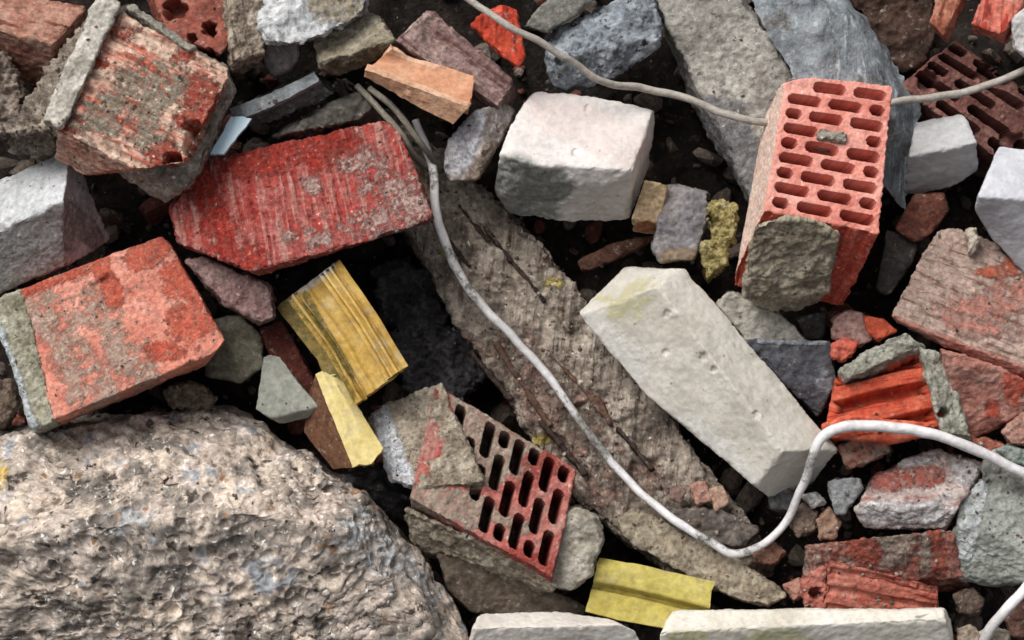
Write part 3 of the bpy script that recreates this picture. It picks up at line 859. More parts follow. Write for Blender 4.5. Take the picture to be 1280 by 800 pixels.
# ------------------------------------------------------------------ middle top: stone, silicate block, grey stones
rock('stone', M('small_pale_stone', [(134, 122, 112), (170, 158, 150), (196, 190, 190)], f=24, fs=6, mott=.45, bump=.7, l1=[(176, 176, 184), (196, 196, 202)], l2=[(110, 92, 78), (140, 120, 100)]),
     [(560, 176), (594, 138), (632, 129), (647, 141), (624, 180), (603, 224), (562, 226), (554, 210)], 40, 80, planes=[((590, 140, 46), (596, 226, 40), (556, 200, -2)), ((600, 150, 48), (606, 222, 46), (650, 150, -10))],
     m1=blobs([((590, 150), (570, 200), 18)]), m2=blobs([((620, 190), (600, 220), 14)]), rough=((22, 2.6), (8, 1.3)),
     label='small pale angular stone left of the white silicate block', cat='stone')
silic = dict(grime=.12, f=70, fs=8, mott=.16, bump=.25, rough=.8)
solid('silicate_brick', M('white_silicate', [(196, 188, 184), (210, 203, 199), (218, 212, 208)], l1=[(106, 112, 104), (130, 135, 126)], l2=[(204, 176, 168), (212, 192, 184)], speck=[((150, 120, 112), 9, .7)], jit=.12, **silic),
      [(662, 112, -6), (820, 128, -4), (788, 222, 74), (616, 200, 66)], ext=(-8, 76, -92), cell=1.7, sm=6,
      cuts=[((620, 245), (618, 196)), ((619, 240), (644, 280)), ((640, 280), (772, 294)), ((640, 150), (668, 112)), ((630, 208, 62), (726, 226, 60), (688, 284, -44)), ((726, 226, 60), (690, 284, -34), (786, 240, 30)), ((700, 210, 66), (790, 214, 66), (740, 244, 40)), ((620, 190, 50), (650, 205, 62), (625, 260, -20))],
      m1=blobs([((646, 228), (664, 262), 36), (690, 232, 30, 22)]), m2=lambda X: .5 * blobs([((690, 140), (780, 180), 46)])(X), rough=((60, 2.4), (20, .8), (6, .3)), chip=(8, 14), rand=3, rd=(.87, .94), cutn=3, dents=[(664, 242, 44, 6), (690, 236, 34, 5), (734, 135, 5, 3), (720, 190, 6, 3)],  # m1 paints the front facet's grey-green shade into the colour
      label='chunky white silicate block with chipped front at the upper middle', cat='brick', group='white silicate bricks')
solid('brick_chunk', M('tan_chunk', [(150, 122, 88), (176, 150, 114), (186, 162, 128)], f=24, fs=6, mott=.4, l1=[(150, 78, 44), (170, 96, 60)]),
      [(806, 226, 20), (836, 230, 16), (824, 280, 2), (788, 276, 8)], ext=(2, 14, -40), cell=1.5, m1=blobs([(808, 284, 16, 8)]), chip=(6, 10),
      label='small tan brick chunk beside the chunky white block', cat='brick chunk')
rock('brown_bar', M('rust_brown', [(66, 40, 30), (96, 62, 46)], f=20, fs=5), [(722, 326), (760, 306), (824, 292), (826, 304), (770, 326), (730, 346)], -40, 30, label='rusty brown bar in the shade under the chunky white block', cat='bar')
rock('stone', M('blue_grey_stone', [(92, 88, 92), (122, 118, 120), (142, 136, 132)], f=26, fs=6, mott=.4, l1=[(120, 100, 76), (140, 118, 92)]), [(834, 230), (884, 240), (884, 280), (868, 326), (824, 328), (814, 310), (826, 262)], 10, 60, tilt=(0, .2), rough=((26, 3), (8, 1.2)),
     m1=blobs([(850, 322, 30, 12)]), label='blue grey stone right of the chunky white block', cat='stone')
fm = M('yellow_foam', [(124, 108, 60), (160, 144, 86), (186, 172, 114)], f=14, fs=4, mott=.55, bump=1, grime=.5, speck=[((104, 90, 50), 7, .6)])
b = solid('foam_lump', fm, [(884, 244, 16), (922, 252, 20), (922, 300, 30), (890, 306, 22)], ext=(0, 6, -34), cell=1.4, sm=5, rand=3, rough=((22, 5), (9, 3), (4, 1)), dents=[(884, 278, 14, 24)], cuts=[((922, 256), (918, 300)), ((886, 244), (904, 250))],
          label='curved lump of dirty yellow foam left of the bright perforated brick', cat='foam')
solid('foam_tail', fm, [(874, 304, 12), (912, 288, 26), (906, 330, 26), (884, 350, 10)], ext=(0, 6, -34), cell=1.4, sm=5, rand=3, rough=((22, 4), (9, 3), (4, 1)), parent=b)

rock('stone', M('blue_dark_stone', [(92, 98, 104), (134, 142, 150), (164, 172, 180)], f=26, fs=7, mott=.55, bump=.9, speck=[((64, 66, 70), 12, .6)]),
     [(684, 46), (740, 18), (798, -8), (818, -4), (825, 56), (772, 92), (742, 106), (704, 112), (686, 104)], 24, 90, planes=[((690, 50, 6), (800, -6, 6), (770, 40, 34)), ((700, 70, 28), (825, 40, 28), (740, 110, -10))], rough=((30, 5), (12, 3), (5, 1)), chip=(9, 12),
     label='blue grey rough stone under the thin grey cable at top', cat='stone')
rock('slab', M('dim_slab', [(104, 102, 94), (136, 134, 126)], f=30, fs=6), [(656, 34), (674, 8), (700, -12), (756, -12), (726, 16), (684, 42)], 20, 40, label='narrow grey slab at the top edge above the blue grey stone', cat='slab')
b = solid('concrete_slab', M('grey_concrete', [(122, 118, 110), (150, 146, 138), (170, 166, 156)], f=60, fs=7, mott=.45, bump=.8, speck=[((92, 88, 82), 9, .63), ((194, 190, 180), 6, .66)], l1=[(108, 106, 108), (130, 128, 130)]),
          [(800, -40, -50), (926, -40, -44), (1040, 200, 6), (950, 270, 10)], ext=(-6, 30, -90), cell=2, cuts=[((816, 0), (866, 134)), ((866, 134), (930, 238)), ((920, -10), (1000, 90))],
          rough=((50, 4), (16, 2.2), (6, .9)), chip=(10, 14), m1=blobs([((900, 150), (940, 220), 30)]),
          label='large rough grey concrete slab leaning behind the perforated brick', cat='concrete slab')
# plastic sheet
pm = M('grey_sheet', [(82, 90, 96), (116, 124, 130), (146, 154, 160)], f=50, fs=5, mott=.35, bump=.5, rough=.42, spec=.5, grime=.5, stripe=(1, 13, 9, (168, 176, 182), .56, .66), dust=((70, 66, 62), 60, .54, .62))
sheet('plastic_sheet', pm, [[(930, -20, -40), (985, -24, -16), (1036, -14, -30), (1052, 0, -60)], [(958, 40, -20), (1010, 36, 2), (1064, 24, -8), (1092, 46, -50)], [(990, 90, 0), (1040, 92, 10), (1092, 84, 0), (1132, 108, -40)],
                           [(1010, 140, 0), (1060, 150, 10), (1112, 150, 6), (1146, 150, -36)], [(1030, 230, 0), (1070, 230, 6), (1104, 236, 10), (1126, 262, -30)]], 1.5, sub=16, wob=((80, 5), (30, 1.0)), jag=(5, 14), catmull=True, crease=((70, 4),),
      label='grey blue plastic sheet draped behind the bright perforated brick', cat='plastic sheet')

# ------------------------------------------------------------------ the bright perforated brick
b = solid('perforated_brick', M('salmon_brick', grime=0.25, c=[(214, 118, 102), (228, 144, 128), (234, 164, 148)], f=50, fs=6, mott=.25, bump=.35, l1=[(206, 182, 164), (220, 200, 184)], l2=[(190, 58, 36), (206, 76, 52)], speck=[((236, 190, 176), 8, .66)], jit=.4),
          [(983, 90, 92), (1116, 108, 74), (1099, 292, 118), (956, 264, 134)], ext=(-44, 92, -118), cell=1.15, sm=2,
          cuts=[((962, 108), (1014, 95)), ((1014, 97), (1112, 103)), ((964, 104), (916, 360))],
          holes=slots(9, 0.42, skip={(0, 0), (3, 1)}, mx=.055, my=.025, hl=.66), rough=((40, 1.2), (8, .7), (4, .4)), chip=(7, 9), groove=[(0, 24, 4.0, 1, 1), (1, 12, 3.5, 0, 1)],
          m1=lambda X: np.clip(2.0 * (X.s < .02) * (X.r > .02), 0, 2), m2=lambda X: 1.5 * np.maximum((X.t > .985) * (X.r > 0.01), (X.s > .985) * (X.r > .01)),  # m1: pale mortar on the left side, with left-hand light painted in
          label='bright salmon perforated brick standing with its slots facing out', cat='brick', group='perforated bricks')
solid('mortar_lump', M('olive_mortar', [(126, 115, 96), (156, 145, 124), (178, 168, 148)], f=26, fs=6, mott=.5, bump=.9, speck=[((80, 72, 56), 9, .63)]),
      [(946, 270, 146), (1048, 276, 142), (1036, 366, 76), (924, 376, 80)], ext=(4, 20, -66), cell=1.8, cuts=[((942, 282), (998, 262)), ((998, 264), (1050, 292)), ((1050, 290), (1034, 364)), ((1034, 362), (992, 394)), ((992, 393), (928, 372))], rough=((36, 6), (14, 2.4), (6, .8)), sm=10, chip=(10, 12), parent=b)
solid('mortar_plug', mm, [(1024, 160, 110), (1060, 165, 106), (1058, 176, 106), (1022, 171, 110)], ext=(-6, 18, -30), cell=1.4, rough=((10, 2),), parent=b)

# ------------------------------------------------------------------ top right corner
rock('shadow_lump', M('dark_brown_shadow', [(44, 30, 24), (66, 46, 36), (80, 58, 46)], f=40, fs=7, mott=.5), [(1044, -20), (1160, -20), (1172, 40), (1150, 80), (1120, 90), (1088, 40)], -60, 80, rough=((40, 7), (14, 3)),
     label='dark brown earth lump in shade behind the plastic film', cat='earth lump')  # dark brown colour stands in for the shadow in this gap
solid('roof_tile', M('brown_tile', [(140, 74, 54), (166, 98, 74), (180, 116, 92)], f=30, fs=6, mott=.45, stripe=(1, 12, 7, (120, 60, 44), .54, .64)), [(1176, -30, -10), (1216, -30, -10), (1180, 46, 10), (1162, 26, 10)], ext=(4, 10, -24), cell=1.6, rough=((20, 2),), chip=(7, 10),
      label='brown clay tile piece at the top edge right of the dark earth', cat='tile fragment')
solid('roof_tile', M('pink_red_tile', [(172, 78, 62), (196, 102, 84), (208, 128, 110)], f=30, fs=6, mott=.45, stripe=(1, 9, 9, (150, 50, 38), .52, .62)), [(1236, -30, 0), (1300, -30, 0), (1252, 44, 30), (1214, 30, 24)], ext=(4, 12, -30), cell=1.6, rough=((20, 2),), chip=(7, 10), groove=[(0, 14, 2, 2)],
      label='striped pinkish red tile piece at the top edge near the right corner', cat='tile fragment')
rock('stone', M('white_corner_stone', [(176, 172, 170), (204, 200, 198)], f=30, fs=6, mott=.3), [(1262, 26), (1278, 10), (1310, 10), (1310, 78), (1284, 74), (1268, 60)], 40, 60, rough=((24, 3), (8, 1)), label='white stone at the right edge near the top corner', cat='stone')
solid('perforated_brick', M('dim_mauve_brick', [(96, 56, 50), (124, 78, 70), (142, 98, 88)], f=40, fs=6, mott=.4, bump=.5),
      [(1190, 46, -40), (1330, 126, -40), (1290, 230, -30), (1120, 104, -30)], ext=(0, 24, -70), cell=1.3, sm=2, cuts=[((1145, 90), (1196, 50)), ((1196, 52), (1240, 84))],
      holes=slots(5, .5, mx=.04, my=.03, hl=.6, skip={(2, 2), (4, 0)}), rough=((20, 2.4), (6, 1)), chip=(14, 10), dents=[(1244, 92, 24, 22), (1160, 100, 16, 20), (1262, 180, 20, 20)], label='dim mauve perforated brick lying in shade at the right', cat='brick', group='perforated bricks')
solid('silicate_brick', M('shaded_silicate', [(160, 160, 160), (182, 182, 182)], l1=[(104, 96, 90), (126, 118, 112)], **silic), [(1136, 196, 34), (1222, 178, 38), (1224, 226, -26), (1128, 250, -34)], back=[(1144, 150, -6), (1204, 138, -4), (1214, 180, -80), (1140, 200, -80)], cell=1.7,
      sm=5, cuts=[((1140, 152), (1202, 142)), ((1202, 142), (1222, 164)), ((1138, 155), (1128, 246)), ((1222, 164), (1226, 214)), ((1226, 210), (1186, 240))], rough=((60, 1.6), (22, .5), (6, .35)), rand=3, rd=(.84, .93), chip=(8, 10), label='grey silicate block with pale top right of the perforated brick', cat='brick', group='white silicate bricks')
rock('brick_fragment', M('dark_rust_brick', [(84, 44, 34), (112, 62, 48), (124, 76, 60)], f=24, fs=5, mott=.4), [(1142, 244), (1180, 240), (1186, 262), (1168, 290), (1144, 304), (1118, 288)], 0, 60, tilt=(0, -.2), label='rust brown brick fragment below the grey silicate block', cat='brick fragment')
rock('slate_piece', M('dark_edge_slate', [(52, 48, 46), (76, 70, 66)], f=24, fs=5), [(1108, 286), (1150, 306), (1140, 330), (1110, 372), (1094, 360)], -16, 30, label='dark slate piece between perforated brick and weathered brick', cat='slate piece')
solid('silicate_brick', M('lilac_silicate', [(172, 173, 180), (188, 189, 195), (198, 199, 204)], **silic), [(1222, 246, 84), (1330, 252, 84), (1330, 380, 0), (1210, 290, 20)], back=[(1248, 182, 44), (1330, 176, 44), (1330, 330, -60), (1226, 250, -40)], cell=1.8, sm=5,
      cuts=[((1216, 262), (1218, 236)), ((1218, 236), (1248, 186)), ((1217, 260), (1240, 298)), ((1240, 298), (1284, 348))], rough=((60, 1.6), (22, .5), (6, .35)), rand=3, rd=(.84, .93), chip=(8, 10), label='pale lilac grey silicate block at the right edge', cat='brick', group='white silicate bricks')

# ------------------------------------------------------------------ right: weathered brick, terracotta chunk
b = solid('clay_brick', M('weathered_brick', [(160, 138, 124), (180, 154, 140), (194, 160, 146)], f=50, fs=7, mott=.4, stripe=(0, 8, 6, (120, 88, 76), .54, .64), bump=.8, speck=[((96, 80, 68), 8, .66)],
                          l1=[(182, 76, 44), (204, 100, 66)], l2=[(200, 128, 112), (178, 116, 102)], jit=.7),
          [(1176, 278, -4), (1330, 330, 6), (1330, 480, 64), (1112, 396, 60)], ext=(4, 70, -90), cell=1.8, cuts=[((1170, 290), (1204, 283)), ((1204, 283), (1242, 300)), ((1242, 300), (1300, 366)), ((1172, 288), (1104, 394)), ((1104, 394), (1176, 430))],
          m1=blobs([(1246, 340, 28, 8), (1266, 330, 10, 12)]), m2=lambda X: np.maximum(blobs([(1220, 400, 60, 40), (1270, 370, 40, 30)])(X) * .62, (X.t > .97) * 1.0),
          groove=[(1, 15, 2.2, 2)], rough=((40, 2.4), (12, 1.3), (5, .6)), chip=(9, 12), label='large weathered tan and pink brick at the right edge', cat='brick', group='red clay bricks')
rock('mortar_crust', M('white_crust', [(176, 160, 142), (204, 190, 174)], f=16, fs=5, mott=.4), [(1206, 286), (1220, 286), (1230, 318), (1224, 338), (1202, 332), (1212, 320)], 34, 30, cell=1.4, rough=((12, 3), (5, 1)), parent=b)
rock('brick_fragment', M('pink_front', [(160, 100, 86), (188, 124, 108), (198, 146, 130)], f=34, fs=6, mott=.4, bump=.7, l1=[(190, 70, 50), (206, 90, 66)], speck=[((120, 100, 84), 10, .63)]),
     [(1172, 428), (1220, 448), (1300, 470), (1300, 500), (1244, 536), (1210, 552), (1192, 500)], 60, 90, tilt=(0, -.55), m1=blobs([(1268, 480, 16, 26), (1240, 510, 10, 14)]), rough=((30, 3), (10, 1.6)),
     label='pinkish broken brick fragment under the weathered brick at right', cat='brick fragment')
b = solid('hollow_tile', M('bright_terracotta', grime=0.3, c=[(172, 58, 36), (196, 78, 50), (206, 98, 68)], f=40, fs=6, mott=.35, bump=.4, stripe=(0, 9, 9, (140, 36, 22), .55, .66)),
          [(1044, 470, 40), (1152, 440, 46), (1182, 532, 64), (1030, 548, 60)], ext=(0, 10, -60), cell=1.5, groove=[(1, 34, 24, 2)], rough=((30, 1.6), (7, .6)), chip=(9, 10),
          label='bright orange ribbed hollow tile with grey mortar rim', cat='hollow tile')
cem = M('cement_rim', [(124, 122, 108), (160, 158, 144), (184, 182, 168)], f=20, fs=5, mott=.45, bump=.8, speck=[((92, 92, 82), 8, .64)])
solid('mortar_rim', cem, [(1048, 458, 62), (1128, 414, 66), (1156, 432, 66), (1056, 474, 64)], ext=(0, 14, -60), cell=1.6, cuts=[((1050, 462), (1074, 442)), ((1074, 442), (1126, 417))], rough=((22, 3), (8, 1.5)), parent=b)
solid('mortar_side', cem, [(1146, 428, 66), (1180, 446, 58), (1214, 546, 66), (1178, 540, 78)], ext=(0, 10, -60), cell=1.6, dents=[(1180, 517, 8, 22)], rough=((22, 3), (8, 1.5)), parent=b)
rock('tile_fragment', M('orange_lower', [(186, 62, 36), (216, 92, 60), (222, 120, 90)], f=24, fs=6, mott=.35, bump=.4), [(1026, 530), (1060, 518), (1172, 530), (1150, 548), (1110, 556), (1030, 546)], 60, 40, tilt=(0, -.3), label='orange tile fragment running under the white cable loop', cat='tile fragment')
rock('brick_chunk', M('pinkish_chunk', [(146, 104, 96), (178, 140, 130)], f=20, fs=5, mott=.4), [(1040, 398), (1056, 388), (1078, 390), (1092, 424), (1072, 434), (1040, 424)], 24, 50, rough=((16, 2.4), (6, 1)), label='small pinkish grey brick chunk above the orange ribbed tile', cat='brick chunk')
rock('tile_fragment', M('orange_small', [(184, 66, 40), (208, 92, 62)], f=20, fs=5, mott=.35), [(1078, 394), (1104, 398), (1124, 414), (1096, 428), (1082, 414)], 32, 36, label='small orange tile fragment above the mortar rim of the ribbed tile', cat='tile fragment')
rock('brick_chip', M('coral_chip', [(204, 82, 62), (220, 108, 88)], f=20, fs=5, mott=.3), [(1038, 430), (1056, 422), (1072, 428), (1068, 442), (1052, 452), (1038, 446)], 40, 30, cell=1.4, rough=((12, 3), (6, 1)), label='small coral red brick chip beside the dark slate wedge', cat='brick chip')

# ------------------------------------------------------------------ the long white brick
solid('silicate_brick', M('long_white_silicate', [(176, 171, 158), (193, 188, 176), (203, 198, 189)], f=90, fs=8, mott=.14, grime=.14, bump=.22, rough=.8, wear=((232, 230, 224), .7),
                          l1=[(166, 160, 118), (184, 176, 138)], l2=[(190, 187, 180), (206, 203, 196)], speck=[((140, 130, 112), 10, .68)], jit=.9),
      [(716, 396, 0), (822, 358, 56), (978, 564, 84), (924, 636, 28)], back=[(784, 322, -40), (852, 330, 20), (1050, 562, 44), (1004, 618, -40)], cell=1.7, sm=6,
      cuts=[((718, 396), (782, 333)), ((782, 333), (846, 336)), ((970, 468), (1048, 562)), ((1049, 558), (1046, 572)), ((718, 397), (756, 452)), ((756, 450), (806, 492)), ((806, 492), (926, 636)), ((1006, 614), (926, 638))],
      m1=lambda X: .62 * blobs([((764, 384), (806, 366), 26)])(X), m2=blobs([((735, 410), (790, 460), 24), ((860, 540), (930, 610), 26)]), rough=((80, 2.0), (24, .6), (6, .35)), chip=(7, 9),
      dents=[(834, 392, 6, 3), (880, 446, 7, 4), (893, 462, 5, 4), (832, 440, 5, 3), (946, 518, 6, 3)],
      label='long white silicate brick lying diagonally right of the middle', cat='brick', group='white silicate bricks')
rock('concrete_chunk', M('pale_grey_chunk', [(138, 132, 120), (166, 160, 148), (180, 174, 162)], f=28, fs=6, mott=.35, bump=.6), [(894, 380), (912, 364), (970, 390), (1010, 424), (1006, 436), (936, 432)], 24, 60, tilt=(0, -.1), rough=((26, 3), (8, 1.2)), label='pale grey concrete chunk behind the long white brick', cat='concrete chunk')
rock('slate_wedge', M('blue_slate', [(60, 60, 66), (84, 84, 90), (104, 104, 110)], f=30, fs=6, mott=.45, l1=[(136, 140, 148), (160, 164, 172)], jit=.8, bump=.6), [(930, 424), (1038, 426), (1046, 480), (1022, 522), (984, 486)], 26, 40, tilt=(0, -.3), planes=[((960, 424, 36), (1040, 426, 40), (1000, 436, 36))], m1=blobs([(1032, 478, 12, 18), ((950, 426), (1030, 428), 4)]),
     rough=((20, 2), (7, .8)), label='dark blue grey slate wedge between long brick and orange tile', cat='slate wedge')
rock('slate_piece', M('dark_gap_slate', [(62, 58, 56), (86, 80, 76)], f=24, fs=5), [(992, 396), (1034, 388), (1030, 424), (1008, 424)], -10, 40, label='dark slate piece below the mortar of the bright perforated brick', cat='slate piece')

# ------------------------------------------------------------------ lower right heap
rock('brick_chunk', M('white_washed_brick', [(146, 112, 106), (186, 168, 162), (206, 198, 194)], f=34, fs=6, mott=.4, l1=[(150, 66, 54), (170, 92, 76)], l2=[(196, 192, 192), (212, 208, 208)], stripe=(0, 16, 5, (150, 96, 84), .54, .66), bump=.8, jit=.7),
     [(1068, 636), (1092, 598), (1130, 576), (1176, 561), (1228, 582), (1220, 606), (1196, 640), (1182, 662), (1080, 658)], 62, 80, tilt=(0, .1), planes=[((1080, 630, 62), (1190, 626, 70), (1160, 562, 10)), ((1080, 634, 64), (1190, 630, 72), (1130, 670, 40))],
     m1=blobs([((1100, 600), (1170, 596), 14), (1135, 645, 16, 10)]), m2=blobs([(1205, 590, 20, 18), ((1090, 640), (1170, 640), 14), (1140, 575, 30, 8)]), rough=((30, 4), (10, 1.8), (5, .6)),
     label='whitewashed red brick chunk below the white cable loop', cat='brick chunk')
rock('concrete_chunk', M('grey_lump', [(112, 112, 104), (144, 144, 136), (162, 162, 154)], f=28, fs=6, mott=.4, bump=.8), [(1224, 584), (1244, 560), (1310, 576), (1310, 628), (1240, 630)], 50, 70, rough=((26, 4), (9, 1.6)), label='grey concrete lump at right edge under the white cable', cat='concrete chunk')
rock('concrete_chunk', M('grey_green_block', [(126, 130, 122), (152, 156, 148), (170, 174, 166)], f=40, fs=6, mott=.35, bump=.8, l1=[(184, 190, 190), (200, 204, 204)]), [(1196, 632), (1226, 598), (1310, 632), (1310, 726), (1240, 734), (1184, 718)], 60, 100, tilt=(.05, .1), m1=blobs([((1224, 610), (1204, 690), 14)]),
     planes=[((1196, 640, 60), (1230, 640, 70), (1206, 720, 30))], rough=((36, 4), (10, 1.7), (5, .6)), label='large grey green concrete block at the lower right edge', cat='concrete chunk')
b = solid('clay_brick', M('banded_brick', [(112, 62, 54), (146, 84, 72), (160, 110, 98)], f=30, fs=6, mott=.5, l1=[(130, 118, 104), (164, 150, 136)], l2=[(160, 70, 52), (176, 88, 70)], stripe=(1, 14, 5, (150, 134, 122), .54, .64), jit=.8, bump=.8),
          [(1006, 680, 40), (1190, 662, 56), (1206, 722, 30), (1002, 730, 20)], ext=(6, 16, -70), cell=1.7, cuts=[((1006, 680), (1062, 662)), ((1062, 663), (1190, 658))],
          m1=blobs([(1120, 680, 24, 28), (1158, 690, 10, 26)]), m2=blobs([((1060, 680), (1090, 690), 14), ((1170, 670), (1176, 710), 10)]), rough=((26, 3), (9, 1.6)), chip=(9, 12),
          label='mottled red brick banded with mortar below the whitewashed chunk', cat='brick', group='red clay bricks')
b = solid('hollow_brick', M('ribbed_salmon', [(164, 82, 66), (190, 108, 90), (200, 130, 112)], f=40, fs=6, mott=.4, stripe=(0, 9, 9, (136, 60, 46), .54, .64), bump=.6),
          [(1036, 698, 62), (1172, 734, 60), (1172, 790, 30), (1028, 780, 40)], ext=(0, 16, -60), cell=1.5, cuts=[((1036, 698), (1172, 730))], groove=[(1, 24, 6, 2)], rough=((24, 2), (7, .8)), chip=(7, 10),
          label='salmon ribbed hollow brick piece above the bottom white brick', cat='brick')
solid('broken_rib', M('rib_clay', [(160, 84, 70), (190, 116, 100)], f=20, fs=5, mott=.4), [(1000, 722, 44), (1034, 704, 58), (1030, 772, 40), (1010, 774, 40)], ext=(0, 8, -30), cell=1.5, dents=[(1020, 742, 9, 26), (1012, 764, 6, 20)], rough=((14, 3), (6, 1)), chip=(10, 8), parent=b)
for nm, ol, cc, w_, lb, ct in [
    ('brick_chip', [(1046, 556), (1070, 548), (1106, 546), (1116, 572), (1084, 580), (1062, 592)], [(112, 66, 54), (170, 118, 98), (150, 140, 128)], 34, 'mottled brick chip under the start of the cable loop', 'brick chip'),
    ('stone', [(1034, 602), (1050, 598), (1074, 597), (1080, 610), (1054, 644), (1044, 642)], [(126, 130, 132), (170, 172, 174)], 40, 'small grey white stone left of the whitewashed chunk', 'stone'),
    ('stone', [(1002, 620), (1020, 616), (1034, 628), (1014, 636)], [(186, 184, 180), (210, 208, 204)], 34, 'tiny white stone beside the rising cable', 'stone'),
    ('stone', [(984, 648), (1004, 628), (1024, 640), (1020, 664), (996, 672)], [(92, 74, 64), (134, 112, 98)], 22, 'small brown stone under the tiny white stone', 'stone'),
    ('brick_chip', [(1020, 650), (1036, 632), (1052, 652), (1044, 674), (1024, 674)], [(140, 104, 84), (168, 132, 110)], 30, 'small tan brick chip above the mottled banded brick', 'brick chip'),
    ('stone', [(958, 610), (984, 606), (1000, 622), (986, 640), (964, 636)], [(70, 70, 70), (110, 110, 110)], 6, 'dark grey stone in shade at the long brick lower end', 'stone'),
    ('brick_chip', [(940, 688), (966, 676), (982, 690), (970, 706), (946, 704)], [(112, 74, 58), (150, 106, 84)], 8, 'brown brick chip just right of the cable low bend', 'brick chip'),
    ('brick_chip', [(980, 732), (1000, 722), (1008, 744), (992, 752)], [(156, 100, 84), (186, 134, 116)], 22, 'small pink brick chip left of the ribbed hollow brick', 'brick chip'),
    ('stone', [(1212, 552), (1232, 546), (1256, 556), (1262, 572), (1232, 574)], [(140, 74, 58), (176, 104, 84)], 46, 'small reddish stone under the cable near the right edge', 'stone'),
    ('stone', [(1244, 562), (1262, 556), (1290, 566), (1290, 584), (1262, 580)], [(120, 130, 122), (144, 154, 146)], 56, 'small grey green stone touching the cable at right edge', 'stone'),
    ('brick_chip', [(1250, 540), (1282, 510), (1310, 520), (1310, 556), (1264, 556)], [(160, 112, 96), (190, 146, 128)], 50, 'pink tan brick chip at right edge above the cable', 'brick chip'),
    ('stone', [(1190, 742), (1216, 734), (1232, 750), (1222, 770), (1198, 768)], [(78, 62, 54), (110, 92, 80)], 14, 'small brown stone under the grey green block', 'stone'),
    ('stone', [(1222, 792), (1240, 782), (1262, 790), (1262, 820), (1224, 820)], [(140, 130, 112), (176, 166, 148)], 30, 'small tan stone at the bottom edge right of the cable end', 'stone'),
    ('stone', [(1196, 786), (1212, 780), (1226, 794), (1222, 822), (1198, 822)], [(140, 122, 106), (180, 162, 142)], 30, 'small tan stone at bottom edge left of the cable end', 'stone'),
    ('brick_chip', [(1252, 760), (1278, 742), (1310, 750), (1310, 800), (1264, 796)], [(96, 62, 52), (124, 86, 72)], 10, 'dark red brick chip in the lower right corner', 'brick chip'),
]:
    rock(nm, M(nm + '_mix', cc, f=16, fs=5, mott=.45, bump=.7), ol, w_, 44, cell=1.5, rough=((16, 2.6), (6, 1)), label=lb, cat=ct, rand=2)

# ------------------------------------------------------------------ lower middle: perforated brick with mortar
b = solid('perforated_brick', M('red_mortar_brick', [(162, 78, 70), (182, 98, 88), (174, 124, 112)], f=36, fs=6, mott=.4, bump=.6, l1=[(138, 126, 110), (168, 156, 138)], l2=[(160, 58, 48), (174, 74, 62)], speck=[((196, 180, 164), 8, .64)], jit=.8, jf=10),
          [(545, 480, 40), (724, 586, 44), (692, 722, 88), (512, 622, 80)], ext=(6, 26, -90), cell=1.15, sm=2, cuts=[((545, 482), (722, 587)), ((721, 586), (691, 722))],
          holes=slots(9, .8, mx=.05, my=.035, swap=True, hl=.66, skip={(0, 0), (0, 1), (1, 1), (1, 2), (0, 2), (2, 2), (3, 2), (2, 0)}), rough=((30, 1.6), (8, .9), (4, .5)), chip=(8, 9),
          m1=blobs([((570, 510), (650, 560), 34), (600, 580, 40, 30), ((530, 622), (600, 640), 20), ((600, 640), (660, 660), 8)]), m2=blobs([((640, 690), (690, 716), 10), ((550, 486), (560, 520), 8), (680, 580, 26, 16)]),
          label='red perforated brick smeared with mortar at the lower middle', cat='brick', group='perforated bricks')
mm2 = M('mortar_face', [(128, 112, 94), (160, 146, 126), (184, 172, 152)], f=22, fs=5, mott=.5, bump=.9, speck=[((92, 80, 66), 8, .63), ((200, 196, 188), 6, .66)], l1=[(214, 218, 226), (232, 235, 240)], jit=.25, grime=.2)
solid('mortar_end', mm2, [(464, 510, 30), (551, 478, 41), (608, 604, 79), (484, 612, 74)], ext=(4, 16, -60), m1=blobs([((462, 516), (492, 598), 25)]), sm=7, cell=1.6, cuts=[((460, 522), (500, 488)), ((461, 520), (490, 602)), ((488, 600), (560, 622))], rough=((24, 4), (9, 2)), chip=(12, 12), parent=b)
solid('mortar_bed', mm2, [(506, 634, 62), (690, 716, 72), (690, 740, 30), (520, 680, 26)], ext=(0, 10, -50), cell=1.8, rough=((26, 5), (9, 2)), sm=5, parent=b)
rock('mortar_lump', M('pale_mortar_knob', [(132, 124, 110), (166, 158, 142), (188, 180, 166)], f=24, fs=5, mott=.4, bump=.7), [(700, 640), (722, 633), (748, 648), (754, 676), (740, 716), (716, 738), (684, 732), (690, 700)], 58, 70, sm=7, rough=((26, 4), (9, 1.4)), parent=b)
rock('slab', M('brown_low_slab', [(70, 60, 50), (100, 86, 74), (118, 104, 90)], f=30, fs=6, mott=.4), [(546, 690), (600, 700), (690, 736), (736, 760), (720, 778), (590, 766), (560, 740)], 8, 50, tilt=(0, -.3), label='brown slab in shade below the mortar smeared perforated brick', cat='slab')
sheet('plastic_profile', M('lemon_profile', grime=.2, c=[(166, 148, 58), (184, 168, 78), (196, 182, 98)], f=60, fs=8, mott=.25, bump=.2, rough=.6, dust=((150, 136, 90), 30, .52, .66)), [[(749, 697, 34), (800, 706, 36), (894, 727, 38)], [(746, 706, 40), (800, 716, 42), (890, 738, 44)], [(742, 726, 44), (800, 738, 46), (887, 760, 48)], [(741, 730, 28), (799, 743, 30), (886, 764, 32)], [(740, 734, 28), (798, 746, 30), (884, 767, 32)], [(739, 736, 36), (797, 748, 38), (882, 769, 40)], [(732, 764, 44), (780, 776, 46), (870, 792, 48)]], 6, sub=6, jag=(1, 12), wob=((40, .8),),
      label='lemon yellow plastic profile above the bottom white bricks', cat='plastic profile', group='yellow plastic profiles')
